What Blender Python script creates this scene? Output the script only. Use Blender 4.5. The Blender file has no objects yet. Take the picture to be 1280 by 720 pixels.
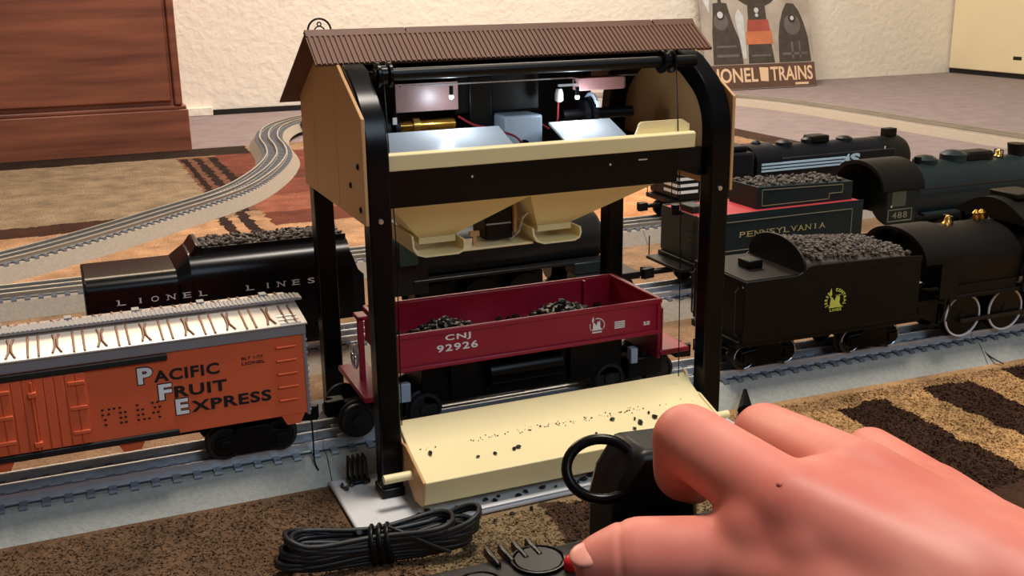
import bpy, bmesh, math, random
from mathutils import Vector, Matrix
PI = math.pi
random.seed(7)
C = bpy.context.scene.collection
SC = bpy.context.scene

# ------------------------------------------------------------------ camera
cam = bpy.data.objects.new('camera', bpy.data.cameras.new('camera'))
C.objects.link(cam); SC.camera = cam
cam.data.sensor_width = 36.0; cam.data.lens = 36.0 * 1350.94 / 1280.0
cam.data.clip_start = 0.01; cam.data.clip_end = 50
RV = Vector((0.919884, -0.391976, -0.012982)); UV = Vector((0.119159, 0.247797, 0.961456)); FV = Vector((0.373651, 0.885975, -0.274652))
cam.matrix_world = Matrix(((RV.x, UV.x, -FV.x, -0.14918), (RV.y, UV.y, -FV.y, -0.61896), (RV.z, UV.z, -FV.z, 0.28843), (0, 0, 0, 1)))
# ------------------------------------------------------------------ world, lights, exposure
W = bpy.data.worlds.new('world'); SC.world = W; W.use_nodes = True
bg = W.node_tree.nodes['Background']; bg.inputs[0].default_value = (1.0, 0.86, 0.74, 1); bg.inputs[1].default_value = 0.09
def area(name, loc, target, size, power, col, sy=None):
    l = bpy.data.lights.new(name, 'AREA'); l.energy = power; l.color = col; l.size = size
    if sy: l.shape = 'RECTANGLE'; l.size_y = sy
    o = bpy.data.objects.new(name, l); C.objects.link(o); o.location = loc
    o.rotation_euler = (Vector(target) - Vector(loc)).to_track_quat('-Z', 'Y').to_euler()
    return o
area('ceiling_light', (0.40, -0.15, 2.2), (0.4, 0.0, 0), 0.40, 34, (1.0, 0.90, 0.78))
area('table_lamp', (-0.15, 1.66, 1.12), (-0.1, 0.0, 0.0), 0.6, 14, (1.0, 0.78, 0.52))
area('wall_lamp', (0.95, 1.45, 1.5), (0.85, 2.0, 0.25), 0.35, 21, (1.0, 0.87, 0.72))
area('window_light', (0.5, -1.9, 1.5), (0.1, 0.0, 0.05), 0.8, 12, (0.66, 0.83, 1.0))
SC.view_settings.view_transform = 'Standard'; SC.view_settings.look = 'None'; SC.view_settings.gamma = 1.0
SC.view_settings.exposure = 0.35; SC.view_settings.use_curve_mapping = False

# ------------------------------------------------------------------ materials
def lin(c):
    return tuple(((x / 255) / 12.92 if x / 255 <= 0.04045 else ((x / 255 + 0.055) / 1.055) ** 2.4) for x in c)
def mat(name, rgb, rough=0.5, metal=0.0, var=0.12, scale=60.0, bump=0.0, bscale=None, spec=0.5, coat=0.0, rgb2=None, stretch=None, bdist=0.004):
    m = bpy.data.materials.new(name); m.use_nodes = True; nt = m.node_tree; b = nt.nodes['Principled BSDF']
    b.inputs['Roughness'].default_value = rough; b.inputs['Metallic'].default_value = metal
    b.inputs['Specular IOR Level'].default_value = spec; b.inputs['Coat Weight'].default_value = coat
    tc = nt.nodes.new('ShaderNodeTexCoord'); n = nt.nodes.new('ShaderNodeTexNoise'); n.inputs['Scale'].default_value = scale; n.inputs['Detail'].default_value = 5
    src = tc.outputs['Object']
    if stretch:
        mp = nt.nodes.new('ShaderNodeMapping'); mp.inputs['Scale'].default_value = stretch; nt.links.new(src, mp.inputs[0]); src = mp.outputs[0]
    nt.links.new(src, n.inputs['Vector'])
    r = nt.nodes.new('ShaderNodeValToRGB'); c = lin(rgb); c2 = lin(rgb2) if rgb2 else tuple(x * (1 - var) for x in c)
    r.color_ramp.elements[0].position = 0.3; r.color_ramp.elements[1].position = 0.7
    r.color_ramp.elements[0].color = (*c2, 1); r.color_ramp.elements[1].color = (*(c if rgb2 else tuple(min(1, x * (1 + var)) for x in c)), 1)
    nt.links.new(n.outputs['Fac'], r.inputs[0]); nt.links.new(r.outputs[0], b.inputs['Base Color'])
    if bump:
        n2 = nt.nodes.new('ShaderNodeTexNoise'); n2.inputs['Scale'].default_value = bscale or scale * 4; n2.inputs['Detail'].default_value = 4
        nt.links.new(src, n2.inputs['Vector'])
        bp = nt.nodes.new('ShaderNodeBump'); bp.inputs['Strength'].default_value = bump; bp.inputs['Distance'].default_value = bdist
        nt.links.new(n2.outputs['Fac'], bp.inputs['Height']); nt.links.new(bp.outputs[0], b.inputs['Normal'])
    return m
M = {}
M['wall'] = mat('wall_plaster', (238, 230, 216), 0.85, var=0.04, scale=6, bump=0.55, bscale=50, bdist=0.006)
M['carpet'] = mat('grey_carpet', (140, 126, 126), 0.95, var=0.12, scale=30, bump=0.6, bscale=420)
M['door'] = mat('cream_paint', (236, 222, 184), 0.6, var=0.04, scale=5)
M['cabwood'] = mat('cherry_wood', (166, 98, 70), 0.42, rgb2=(116, 64, 47), scale=9, stretch=(0.5, 1, 6.0), bump=0.05, bscale=40)
M['black'] = mat('black_plastic', (12, 12, 13), 0.38, var=0.1, spec=0.22)
M['blackgloss'] = mat('gloss_black', (6, 6, 8), 0.26, var=0.1, spec=0.2)
M['blackmetal'] = mat('black_diecast', (18, 18, 19), 0.38, var=0.2, metal=0.0)
M['brownblack'] = mat('brown_black_paint', (15, 12, 10), 0.48, var=0.12, spec=0.2)
M['greenblack'] = mat('dark_green_paint', (28, 40, 42), 0.42, var=0.12, spec=0.25)
M['blueblack'] = mat('blue_black_paint', (14, 17, 24), 0.4, var=0.1, spec=0.25)
M['rubber'] = mat('black_rubber', (24, 24, 26), 0.5, var=0.1)
M['coal'] = mat('coal', (20, 19, 20), 0.42, var=0.4, scale=300)
M['browncoal'] = mat('brown_coal', (72, 62, 54), 0.55, var=0.3, scale=300)
M['cream'] = mat('cream_plastic', (243, 225, 172), 0.42, var=0.03, scale=12)
M['creamdark'] = mat('cream_plastic_aged', (220, 176, 118), 0.45, var=0.05, scale=10)
M['panel'] = mat('tan_plastic', (206, 160, 110), 0.45, var=0.04, scale=10)
M['roof'] = mat('brown_roof', (104, 66, 46), 0.6, var=0.12, scale=40)
M['red'] = mat('dark_red_plastic', (152, 20, 50), 0.36, var=0.06, scale=20)
M['reddeck'] = mat('red_deck', (178, 52, 58), 0.6, var=0.1)
M['orange'] = mat('orange_plastic', (224, 100, 60), 0.45, var=0.04, scale=15)
M['silver'] = mat('silver_roof_paint', (206, 198, 190), 0.30, metal=0.3, var=0.06, scale=40)
M['greysilver'] = mat('grey_trim_paint', (138, 136, 140), 0.45, var=0.06)
M['rail'] = mat('rail_steel', (205, 208, 214), 0.28, metal=0.55, var=0.15, scale=25)
M['railfar'] = mat('rail_dull', (176, 170, 160), 0.35, metal=0.4, var=0.1, scale=25)
M['bed'] = mat('roadbed_grey', (166, 167, 160), 0.8, var=0.10, scale=350, bump=0.25, bscale=900)
M['bedfar'] = mat('roadbed_tan', (166, 154, 140), 0.8, var=0.10, scale=350, bump=0.25, bscale=900)
M['ballast'] = mat('ballast_dark', (54, 56, 64), 0.6, var=0.15, scale=300)
M['tie'] = mat('tie_grey', (98, 103, 114), 0.36, var=0.2, scale=150)
M['white'] = mat('white_plastic', (232, 234, 238), 0.35, var=0.03, scale=20)
M['brass'] = mat('brass', (214, 168, 84), 0.25, metal=0.9, var=0.1)
M['steel'] = mat('bright_steel', (200, 204, 210), 0.25, metal=0.8, var=0.08)
M['motor'] = mat('pale_motor_case', (172, 186, 202), 0.35, var=0.05)
M['pink'] = mat('pink_board', (214, 160, 160), 0.5, var=0.06)
M['mauve'] = mat('mauve_plate', (150, 118, 118), 0.35, var=0.2, scale=50)
M['wire'] = mat('red_wire', (150, 36, 44), 0.45)
M['inkwhite'] = mat('white_ink', (236, 236, 238), 0.6, var=0.02)
M['inkblack'] = mat('black_ink', (14, 13, 16), 0.6, var=0.02)
M['inkgold'] = mat('gold_ink', (190, 172, 112), 0.55, var=0.05)
M['inksilver'] = mat('silver_ink', (196, 198, 202), 0.5, var=0.05)
M['inkyellow'] = mat('yellow_ink', (214, 220, 92), 0.6, var=0.06)
M['inkblue'] = mat('pale_blue_ink', (176, 206, 226), 0.5, var=0.04)
M['outline'] = mat('gold_line', (140, 132, 104), 0.5, var=0.05)
M['redbutton'] = mat('red_button', (226, 36, 48), 0.3)
M['gap_shade'] = mat('dark_gap', (24, 20, 18), 0.9)  # near-black colour holding the shade of the floor-level gaps
M['ringmetal'] = mat('dark_iron', (46, 40, 36), 0.4, metal=0.5)
M['glass'] = mat('clear_pane', (60, 80, 74), 0.1)
# poster inks
M['p_paper'] = mat('poster_paper', (166, 156, 146), 0.55, var=0.22, scale=14)
M['p_dark'] = mat('poster_dark', (66, 58, 52), 0.55, var=0.25, scale=60)
M['p_brown'] = mat('poster_brown', (92, 66, 54), 0.55, var=0.15, scale=20)
M['p_red'] = mat('poster_red', (158, 74, 62), 0.55, var=0.15, scale=40)
M['p_orange'] = mat('poster_orange', (190, 112, 74), 0.55, var=0.15, scale=40)
M['p_cream'] = mat('poster_cream', (226, 192, 158), 0.55, var=0.05, scale=20)
M['p_grey'] = mat('poster_grey', (98, 92, 88), 0.55, var=0.2, scale=40)
M['p_light'] = mat('poster_light', (190, 192, 192), 0.5)
# skin
def skin_mat():
    m = mat('skin', (222, 140, 124), 0.5, rgb2=(206, 108, 94), scale=26, bump=0.015, bscale=700)
    b = m.node_tree.nodes['Principled BSDF']
    b.inputs['Subsurface Weight'].default_value = 0.25; b.inputs['Subsurface Radius'].default_value = (0.01, 0.004, 0.002); b.inputs['Subsurface Scale'].default_value = 0.4
    return m
M['skin'] = skin_mat()
M['mole'] = mat('mole', (168, 82, 74), 0.6)
M['plate'] = mat('white_base', (206, 207, 210), 0.35, var=0.03, scale=20)
M['nail'] = mat('nail', (226, 150, 134), 0.35, var=0.04)
# rug
def rug_mat():
    m = bpy.data.materials.new('patterned_rug'); m.use_nodes = True; nt = m.node_tree; N = nt.nodes; L = nt.links
    b = N['Principled BSDF']; b.inputs['Roughness'].default_value = 0.95; b.inputs['Specular IOR Level'].default_value = 0.15
    tc = N.new('ShaderNodeTexCoord')
    nz = N.new('ShaderNodeTexNoise'); nz.inputs['Scale'].default_value = 55; nz.inputs['Detail'].default_value = 6; L.new(tc.outputs['Object'], nz.inputs['Vector'])
    sb = N.new('ShaderNodeVectorMath'); sb.operation = 'SUBTRACT'; sb.inputs[1].default_value = (0.5, 0.5, 0.5); L.new(nz.outputs['Color'], sb.inputs[0])
    scn = N.new('ShaderNodeVectorMath'); scn.operation = 'SCALE'; scn.inputs['Scale'].default_value = 0.022; L.new(sb.outputs[0], scn.inputs[0])
    ad = N.new('ShaderNodeVectorMath'); ad.operation = 'ADD'; L.new(tc.outputs['Object'], ad.inputs[0]); L.new(scn.outputs[0], ad.inputs[1])
    sp = N.new('ShaderNodeSeparateXYZ'); L.new(ad.outputs[0], sp.inputs[0]); X, Y = sp.outputs[0], sp.outputs[1]
    def mth(op, a, bb):
        n = N.new('ShaderNodeMath'); n.operation = op
        for i, v in enumerate((a, bb)):
            if isinstance(v, (int, float)): n.inputs[i].default_value = v
            else: L.new(v, n.inputs[i])
        return n.outputs[0]
    col = None
    base = N.new('ShaderNodeRGB'); base.outputs[0].default_value = (*lin((158, 126, 98)), 1); col = base.outputs[0]
    rects = [(-3, .03, -3, -.03, (112, 86, 64)), (.0, .20, -3, -.03, (136, 114, 84)), (.20, 3, -3, -.03, (176, 138, 96)),
             (-.9, .17, 1.31, 1.5, (50, 36, 28)), (-3, .04, .82, 1.31, (152, 130, 104)), (-3, .03, .765, .825, (70, 44, 32)), (-3, .6, .45, .765, (190, 146, 110)),
             (.04, .105, .80, 1.30, (120, 80, 60)), (.045, .056, .80, 1.29, (44, 28, 24)), (.066, .078, .80, 1.29, (44, 28, 24)), (.090, .104, .80, 1.29, (44, 28, 24)),
             (.105, .6, .90, 1.31, (124, 68, 54)), (.105, .6, 1.02, 1.10, (98, 52, 44)), (.09, .6, .76, .90, (150, 90, 70)), (.09, .6, .70, .78, (112, 60, 46)),
             (.030, .044, .60, .80, (52, 32, 28)), (.056, .070, .60, .80, (52, 32, 28)), (.42, 1.0, .45, .72, (226, 160, 112)), (.42, 1.0, .72, 1.0, (196, 112, 78)),
             (1.03, 1.2, -1, 1.5, (70, 50, 40)), (.28, 3, -3, -.062, (198, 156, 106)),
             (.322, .366, -.6, -.066, (66, 44, 32)), (.404, .448, -.6, -.062, (66, 44, 32)), (.486, .530, -.6, -.058, (66, 44, 32)), (.568, .61, -.6, -.054, (66, 44, 32)),
             (.078, .128, -.30, -.112, (78, 56, 42)), (-.30, -.24, -.6, -.10, (84, 62, 44))]
    for x0, x1, y0, y1, c in rects:
        f = mth('MULTIPLY', mth('MULTIPLY', mth('GREATER_THAN', X, x0), mth('LESS_THAN', X, x1)), mth('MULTIPLY', mth('GREATER_THAN', Y, y0), mth('LESS_THAN', Y, y1)))
        mx = N.new('ShaderNodeMix'); mx.data_type = 'RGBA'; L.new(f, mx.inputs[0]); L.new(col, mx.inputs[6]); mx.inputs[7].default_value = (*lin(c), 1); col = mx.outputs[2]
    n2 = N.new('ShaderNodeTexNoise'); n2.inputs['Scale'].default_value = 22; n2.inputs['Detail'].default_value = 8; n2.inputs['Roughness'].default_value = 0.7; L.new(tc.outputs['Object'], n2.inputs['Vector'])
    rp = N.new('ShaderNodeMapRange'); rp.inputs[1].default_value = .3; rp.inputs[2].default_value = .7; rp.inputs[3].default_value = .55; rp.inputs[4].default_value = 1.35; L.new(n2.outputs['Fac'], rp.inputs[0])
    n3 = N.new('ShaderNodeTexNoise'); n3.inputs['Scale'].default_value = 330; n3.inputs['Detail'].default_value = 3; L.new(tc.outputs['Object'], n3.inputs['Vector'])
    r3 = N.new('ShaderNodeMapRange'); r3.inputs[1].default_value = .3; r3.inputs[2].default_value = .7; r3.inputs[3].default_value = .86; r3.inputs[4].default_value = 1.14; L.new(n3.outputs['Fac'], r3.inputs[0])
    mul = mth('MULTIPLY', rp.outputs[0], r3.outputs[0])
    vm = N.new('ShaderNodeVectorMath'); vm.operation = 'SCALE'; L.new(col, vm.inputs[0]); L.new(mul, vm.inputs['Scale'])
    L.new(vm.outputs[0], b.inputs['Base Color'])
    bp = N.new('ShaderNodeBump'); bp.inputs['Strength'].default_value = 0.9; bp.inputs['Distance'].default_value = 0.004; L.new(n3.outputs['Fac'], bp.inputs['Height']); L.new(bp.outputs[0], b.inputs['Normal'])
    return m
M['rug'] = rug_mat()

# ------------------------------------------------------------------ helpers
def tag(o, label=None, cat=None, group=None, kind=None):
    if label: o['label'] = label
    if cat: o['category'] = cat
    if group: o['group'] = group
    if kind: o['kind'] = kind
    return o
ORG = {}
def thing(name, loc, label, cat, group=None, rz=0.0):
    o = bpy.data.objects.new(name, None); C.objects.link(o); o.location = loc; o.empty_display_size = 0.01
    if rz:
        o.rotation_euler = (0, 0, rz)
    ORG[o] = Vector(loc)
    return tag(o, label, cat, group)
class MB:
    """collects shapes in world coordinates"""
    def __init__(s): s.v = []; s.f = []
    def add(s, vs, fs):
        n = len(s.v); s.v += [tuple(v) for v in vs]; s.f += [tuple(i + n for i in f) for f in fs]; return s
    def box(s, x0, x1, y0, y1, z0, z1):
        vs = [(x, y, z) for z in (z0, z1) for y in (y0, y1) for x in (x0, x1)]
        return s.add(vs, [(0, 2, 3, 1), (4, 5, 7, 6), (0, 1, 5, 4), (2, 6, 7, 3), (0, 4, 6, 2), (1, 3, 7, 5)])
    def prism(s, prof, axis, a, b):
        """prof: 2D polygon in the other two axes (order xyz minus axis), extruded a..b"""
        n = len(prof); mk = {'x': lambda p, t: (t, p[0], p[1]), 'y': lambda p, t: (p[0], t, p[1]), 'z': lambda p, t: (p[0], p[1], t)}[axis]
        vs = [mk(p, a) for p in prof] + [mk(p, b) for p in prof]
        fs = [tuple(range(n - 1, -1, -1)), tuple(range(n, 2 * n))] + [(i, (i + 1) % n, n + (i + 1) % n, n + i) for i in range(n)]
        return s.add(vs, fs)
    def cyl(s, p0, p1, r0, r1=None, n=16, cap=True):
        r1 = r0 if r1 is None else r1; p0 = Vector(p0); p1 = Vector(p1); d = (p1 - p0).normalized()
        u = d.orthogonal().normalized(); w = d.cross(u); vs = []
        for p, r in ((p0, r0), (p1, r1)):
            for i in range(n):
                a = 2 * PI * i / n; vs.append(p + (u * math.cos(a) + w * math.sin(a)) * r)
        fs = [(i, (i + 1) % n, n + (i + 1) % n, n + i) for i in range(n)]
        if cap: fs += [tuple(range(n - 1, -1, -1)), tuple(range(n, 2 * n))]
        return s.add(vs, fs)
    def lathe(s, prof, o, axis='z', n=20):
        """prof: list of (r, t) along axis"""
        vs = []; fs = []; m = len(prof); o = Vector(o)
        for r, t in prof:
            for i in range(n):
                a = 2 * PI * i / n; c, q = r * math.cos(a), r * math.sin(a)
                vs.append(o + Vector({'z': (c, q, t), 'x': (t, c, q), 'y': (c, t, q)}[axis]))
        for k in range(m - 1):
            for i in range(n):
                fs.append((k * n + i, k * n + (i + 1) % n, (k + 1) * n + (i + 1) % n, (k + 1) * n + i))
        fs.append(tuple(range(n - 1, -1, -1))); fs.append(tuple(range((m - 1) * n, m * n)))
        return s.add(vs, fs)
    def tube(s, pts, r, n=8, closed=False):
        pts = [Vector(p) for p in pts]; m = len(pts); vs = []; fs = []; up = None
        for k, p in enumerate(pts):
            if closed: d = pts[(k + 1) % m] - pts[k - 1]
            else: d = pts[min(k + 1, m - 1)] - pts[max(k - 1, 0)]
            d.normalize()
            up = d.orthogonal().normalized() if up is None else (up - d * up.dot(d)).normalized()
            w = d.cross(up); rr = r[k] if isinstance(r, (list, tuple)) else r
            for i in range(n):
                a = 2 * PI * i / n; vs.append(p + (up * math.cos(a) + w * math.sin(a)) * rr)
        for k in range(m if closed else m - 1):
            for i in range(n):
                a, b2 = k * n, ((k + 1) % m) * n
                fs.append((a + i, a + (i + 1) % n, b2 + (i + 1) % n, b2 + i))
        if not closed: fs += [tuple(range(n - 1, -1, -1)), tuple(range((m - 1) * n, m * n))]
        return s.add(vs, fs)
    def sphere(s, c, r, n=12, m=8, sc=(1, 1, 1)):
        vs = [(c[0], c[1], c[2] + r * sc[2])]; fs = []
        for j in range(1, m):
            t = PI * j / m
            for i in range(n):
                a = 2 * PI * i / n; vs.append((c[0] + r * sc[0] * math.sin(t) * math.cos(a), c[1] + r * sc[1] * math.sin(t) * math.sin(a), c[2] + r * sc[2] * math.cos(t)))
        vs.append((c[0], c[1], c[2] - r * sc[2])); e = len(vs) - 1
        for i in range(n): fs.append((0, 1 + i, 1 + (i + 1) % n)); fs.append((e, 1 + (m - 2) * n + (i + 1) % n, 1 + (m - 2) * n + i))
        for j in range(m - 2):
            for i in range(n): fs.append((1 + j * n + i, 1 + (j + 1) * n + i, 1 + (j + 1) * n + (i + 1) % n, 1 + j * n + (i + 1) % n))
        return s.add(vs, fs)
    def rock(s, c, r):
        g = (1 + 5 ** .5) / 2
        base = [(-1, g, 0), (1, g, 0), (-1, -g, 0), (1, -g, 0), (0, -1, g), (0, 1, g), (0, -1, -g), (0, 1, -g), (g, 0, -1), (g, 0, 1), (-g, 0, -1), (-g, 0, 1)]
        rot = Matrix.Rotation(random.random() * 6, 3, Vector((random.random(), random.random(), random.random() + .01)).normalized())
        q = Vector((random.uniform(.6, 1.2), random.uniform(.6, 1.2), random.uniform(.5, 1)))
        vs = []
        for p in base:
            v = rot @ Vector(p); v = Vector((v.x * q.x, v.y * q.y, v.z * q.z)) * (r / 1.9 * random.uniform(.7, 1.15)); vs.append(v + Vector(c))
        return s.add(vs, [(0, 11, 5), (0, 5, 1), (0, 1, 7), (0, 7, 10), (0, 10, 11), (1, 5, 9), (5, 11, 4), (11, 10, 2), (10, 7, 6), (7, 1, 8), (3, 9, 4), (3, 4, 2), (3, 2, 6), (3, 6, 8), (3, 8, 9), (4, 9, 5), (2, 4, 11), (6, 2, 10), (8, 6, 7), (9, 8, 1)])
    def mesh(s, name, material, off=(0, 0, 0), smooth=None):
        me = bpy.data.meshes.new(name); off = Vector(off)
        me.from_pydata([tuple(Vector(v) - off) for v in s.v], [], s.f); me.validate()
        bm = bmesh.new(); bm.from_mesh(me); bmesh.ops.recalc_face_normals(bm, faces=bm.faces); bm.to_mesh(me); bm.free()
        me.materials.append(material if not isinstance(material, str) else M[material])
        if smooth:
            me.shade_smooth(); me.set_sharp_from_angle(angle=math.radians(smooth))
        return me
    def build(s, name, material, parent=None, smooth=None, bevel=0, kind=None, label=None, org=None):
        if org is None: org = root_org(parent) if parent else Vector((0, 0, 0))
        o = bpy.data.objects.new(name, s.mesh(name, material, org, smooth)); C.objects.link(o)
        if parent: o.parent = parent
        else: o.location = org
        if bevel:
            b = o.modifiers.new('bevel', 'BEVEL'); b.width = bevel; b.segments = 2; b.limit_method = 'ANGLE'; b.angle_limit = math.radians(35)
            if smooth is None:
                o.data.shade_smooth(); o.data.set_sharp_from_angle(angle=math.radians(35))
        if kind: o['kind'] = kind
        if label: o['label'] = label
        return o
def root_org(p):
    while p.parent: p = p.parent
    return ORG.get(p, p.location)
def inst(mesh, name, parent, loc):
    """another object on a shared mesh; loc in world coordinates"""
    o = bpy.data.objects.new(name, mesh); C.objects.link(o); o.parent = parent
    base = root_org(parent) + (parent.location if parent.parent else Vector((0, 0, 0)))
    o.location = Vector(loc) - base
    return o
def text_mesh(body, offset=0.0, extrude=0.0, space=1.0):
    cu = bpy.data.curves.new('t', 'FONT'); cu.body = body; cu.size = 1; cu.offset = offset; cu.space_character = space; cu.resolution_u = 3; cu.fill_mode = 'BOTH'; cu.extrude = extrude
    o = bpy.data.objects.new('t', cu); C.objects.link(o)
    dg = bpy.context.evaluated_depsgraph_get(); me = bpy.data.meshes.new_from_object(o.evaluated_get(dg))
    vs = [v.co.copy() for v in me.vertices]; fs = [tuple(p.vertices) for p in me.polygons]
    bpy.data.objects.remove(o); bpy.data.curves.remove(cu); bpy.data.meshes.remove(me)
    return vs, fs
def text_fit(mb, body, x0, x1, z0, z1, y, offset=0.0, space=1.0, thick=0.0002):
    """letters in the XZ plane facing -Y, fitted to the rectangle"""
    vs, fs = text_mesh(body, offset, 0.01, space)
    ax = min(v.x for v in vs); bx = max(v.x for v in vs); az = min(v.y for v in vs); bz = max(v.y for v in vs)
    out = [(x0 + (v.x - ax) / (bx - ax) * (x1 - x0), y - (v.z + 0.01) / 0.02 * thick, z0 + (v.y - az) / (bz - az) * (z1 - z0)) for v in vs]
    return mb.add(out, fs)
def serif_fit(mb, body, x0, x1, z0, z1, y, wf=.72):
    """spaced capitals with little slab serifs"""
    n = len(body); step = (x1 - x0) / (n - .3)
    for i, ch in enumerate(body):
        if ch == ' ': continue
        a = x0 + i * step; w = step * (wf if ch not in 'I' else wf * .2); a2 = a + (step * .3 if ch == 'I' else 0)
        text_fit(mb, ch, a2, a2 + w, z0, z1, y, offset=-0.005)
        t = (z1 - z0) * .09; sw = step * .18 * wf
        feet = {'L': [(0, 1), (0, 0)], 'I': [(.5, 1), (.5, 0)], 'N': [(0, 1), (0, 0), (1, 1)], 'P': [(0.05, 0)], 'A': [(0, 0), (1, 0)], 'V': [(0, 1), (1, 1)], 'Y': [(0, 1), (1, 1), (.5, 0)], 'E': [(0, 1), (0, 0)]}.get(ch, [])
        for fx, fz in feet:
            cx = a2 + fx * w; zz = z1 - t if fz else z0; mb.box(cx - sw, cx + sw, y - .0002, y, zz, zz + t)
    return mb
def coal_heap(mb, pts, r):
    for p in pts: mb.rock(p, r * random.uniform(.7, 1.3))
    return mb
def catmull(P, n=8):
    P = [Vector(p) for p in P]; out = []
    for i in range(len(P) - 1):
        a, b, c, d = P[max(i - 1, 0)], P[i], P[i + 1], P[min(i + 2, len(P) - 1)]
        for k in range(n):
            t = k / n; out.append(.5 * ((2 * b) + (c - a) * t + (2 * a - 5 * b + 4 * c - d) * t * t + (3 * b - a - 3 * c + d) * t ** 3))
    out.append(P[-1]); return out

# ------------------------------------------------------------------ setting
def struct(o): o['kind'] = 'structure'; return o
struct(MB().box(-1.6, 2.6, -1.4, 2.1, -.06, -.008).build('floor', 'carpet'))
struct(MB().box(-1.6, 2.6, 2.0, 2.08, -.06, 1.6).build('wall_back', 'wall'))
struct(MB().box(2.47, 2.55, -1.0, 2.08, -.06, 1.6).build('wall_right', 'wall'))
struct(MB().box(.20, .44, 1.992, 2.0, -.008, .004).build('wall_gap_shade', 'gap_shade'))  # dark strip standing in for the shaded gap at the wall foot
struct(MB().box(.11, .20, 1.985, 2.0, -.008, .012).build('trim_2', 'wall', bevel=.002))
d = struct(MB().box(2.435, 2.468, 1.0, 1.995, .006, 1.5).build('door_1', 'door', bevel=.003))
MB().box(2.4345, 2.437, 1.72, 1.75, .045, .055).build('hinge_plate', 'ringmetal', d)
struct(MB().box(2.44, 2.468, 1.0, 1.995, -.008, .006).build('door_gap_shade', 'gap_shade'))  # dark filler painting the shadow under the door, no real trim

# rug
rug = MB().box(-1.3, 1.09, -1.2, 1.405, -.008, 0).build('area_rug', 'rug')
mb = MB(); rr = random.Random(3)
for x0, x1, y0, y1, n in ((.20, .56, -.20, -.046, 26000), (-.30, -.026, -.20, -.040, 16000), (-.02, .20, -.19, -.112, 9000)):
    for q in range(n):
        x, y = rr.uniform(x0, x1), rr.uniform(y0, y1)
        if x > .235 and y > -.040 - (x - .235) * .03 - .004: continue
        a = rr.uniform(0, 6.28); h = rr.uniform(.0006, .0016); w = rr.uniform(.0006, .0012); lx, ly = rr.uniform(-.0024, .0024), rr.uniform(-.0024, .0024)
        mb.v += [(x - w * math.cos(a), y - w * math.sin(a), .0001), (x + w * math.cos(a), y + w * math.sin(a), .0001), (x + lx, y + ly, h)]; k = len(mb.v); mb.f.append((k - 3, k - 2, k - 1))
pm = bpy.data.meshes.new('pile'); pm.from_pydata(mb.v, [], mb.f); pm.materials.append(M['rug']); pile = bpy.data.objects.new('pile', pm); C.objects.link(pile); pile.parent = rug; pile['kind'] = 'stuff'
tag(rug, 'brown, tan and rust patterned area rug under the toy railway', 'rug')

# wooden cabinet, back left
cab = thing('wooden_cabinet', (-.4, 1.4, -.008), 'dark cherry-stained wooden cabinet against the back wall', 'cabinet')
MB().box(-1.1, .079, 1.400, 1.97, -.008, .073).build('plinth', 'cabwood', cab, bevel=.002)
MB().box(-1.1, .076, 1.402, 1.97, .073, .080).build('base_moulding', 'cabwood', cab, bevel=.002)
MB().box(-1.1, .066, 1.408, 1.97, .080, .9).build('cabinet_body', 'cabwood', cab)
MB().box(-.62, .052, 1.400, 1.408, .088, .88).build('door', 'cabwood', cab, bevel=.003)
MB().box(.056, .070, 1.399, 1.415, .080, .9).build('corner_post', 'cabwood', cab, bevel=.003)

# poster on the wall: a leaning tin sign
po = thing('tin_sign', (1.64, 1.86, -.008), 'leaning tin sign printed with three locomotive fronts', 'sign', rz=-.06)
def lean(mb):
    mb.v = [(x, y + z * .28, z - .006) for x, y, z in mb.v]; return mb
Y0 = 1.855
lean(MB().box(1.475, 1.815, Y0, Y0 + .004, 0, .46)).build('sign_plate', 'p_paper', po, bevel=.001)
def flat(mb, poly, d): return mb.prism(poly, 'y', Y0 - .0004 * d, Y0)
lean(flat(MB(), [(1.475, .002), (1.815, .002), (1.815, .064), (1.475, .064)], 1)).build('bottom_band', 'p_brown', po)
for wd, a, b2 in (('LIONEL', 1.485, 1.632), ('TRAINS', 1.672, 1.806)): lean(text_fit(MB(), wd, a, b2, .018, .056, Y0 - .0005, offset=.02)).build('lettering', 'p_cream', po)
lean(flat(MB(), [(1.640, .020), (1.664, .018), (1.666, .054), (1.638, .056)], 2)).build('cream_patch', 'p_cream', po)
lean(flat(MB(), [(1.748, .006), (1.790, .006), (1.790, .012), (1.748, .012)], 2)).build('maker_mark', 'p_cream', po)
for nm, poly in (('steam_engine_front', [(1.500, .066), (1.592, .066), (1.586, .13), (1.572, .165), (1.562, .20), (1.556, .225), (1.540, .227), (1.540, .236), (1.530, .236), (1.530, .227), (1.514, .225), (1.512, .20), (1.505, .15)]),
                 ('diesel_engine_front', [(1.704, .066), (1.806, .066), (1.802, .13), (1.792, .17), (1.78, .20), (1.765, .22), (1.742, .222), (1.728, .20), (1.716, .17), (1.708, .13)]),
                 ('centre_engine_base', [(1.608, .066), (1.690, .066), (1.684, .116), (1.612, .116)]), ('centre_engine_roof', [(1.618, .17), (1.676, .17), (1.674, .222), (1.620, .222)])):
    lean(flat(MB(), poly, 1)).build(nm, 'p_dark', po)
for cx, cz, r, m in ((1.534, .178, .022, 'p_grey'), (1.755, .165, .026, 'p_grey'), (1.534, .195, .013, 'p_dark'), (1.756, .182, .012, 'p_dark')):
    lean(flat(MB(), [(cx + r * math.cos(a * PI / 10), cz + r * 1.05 * math.sin(a * PI / 10)) for a in range(20)], 2)).build('boiler_front', m, po)
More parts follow.
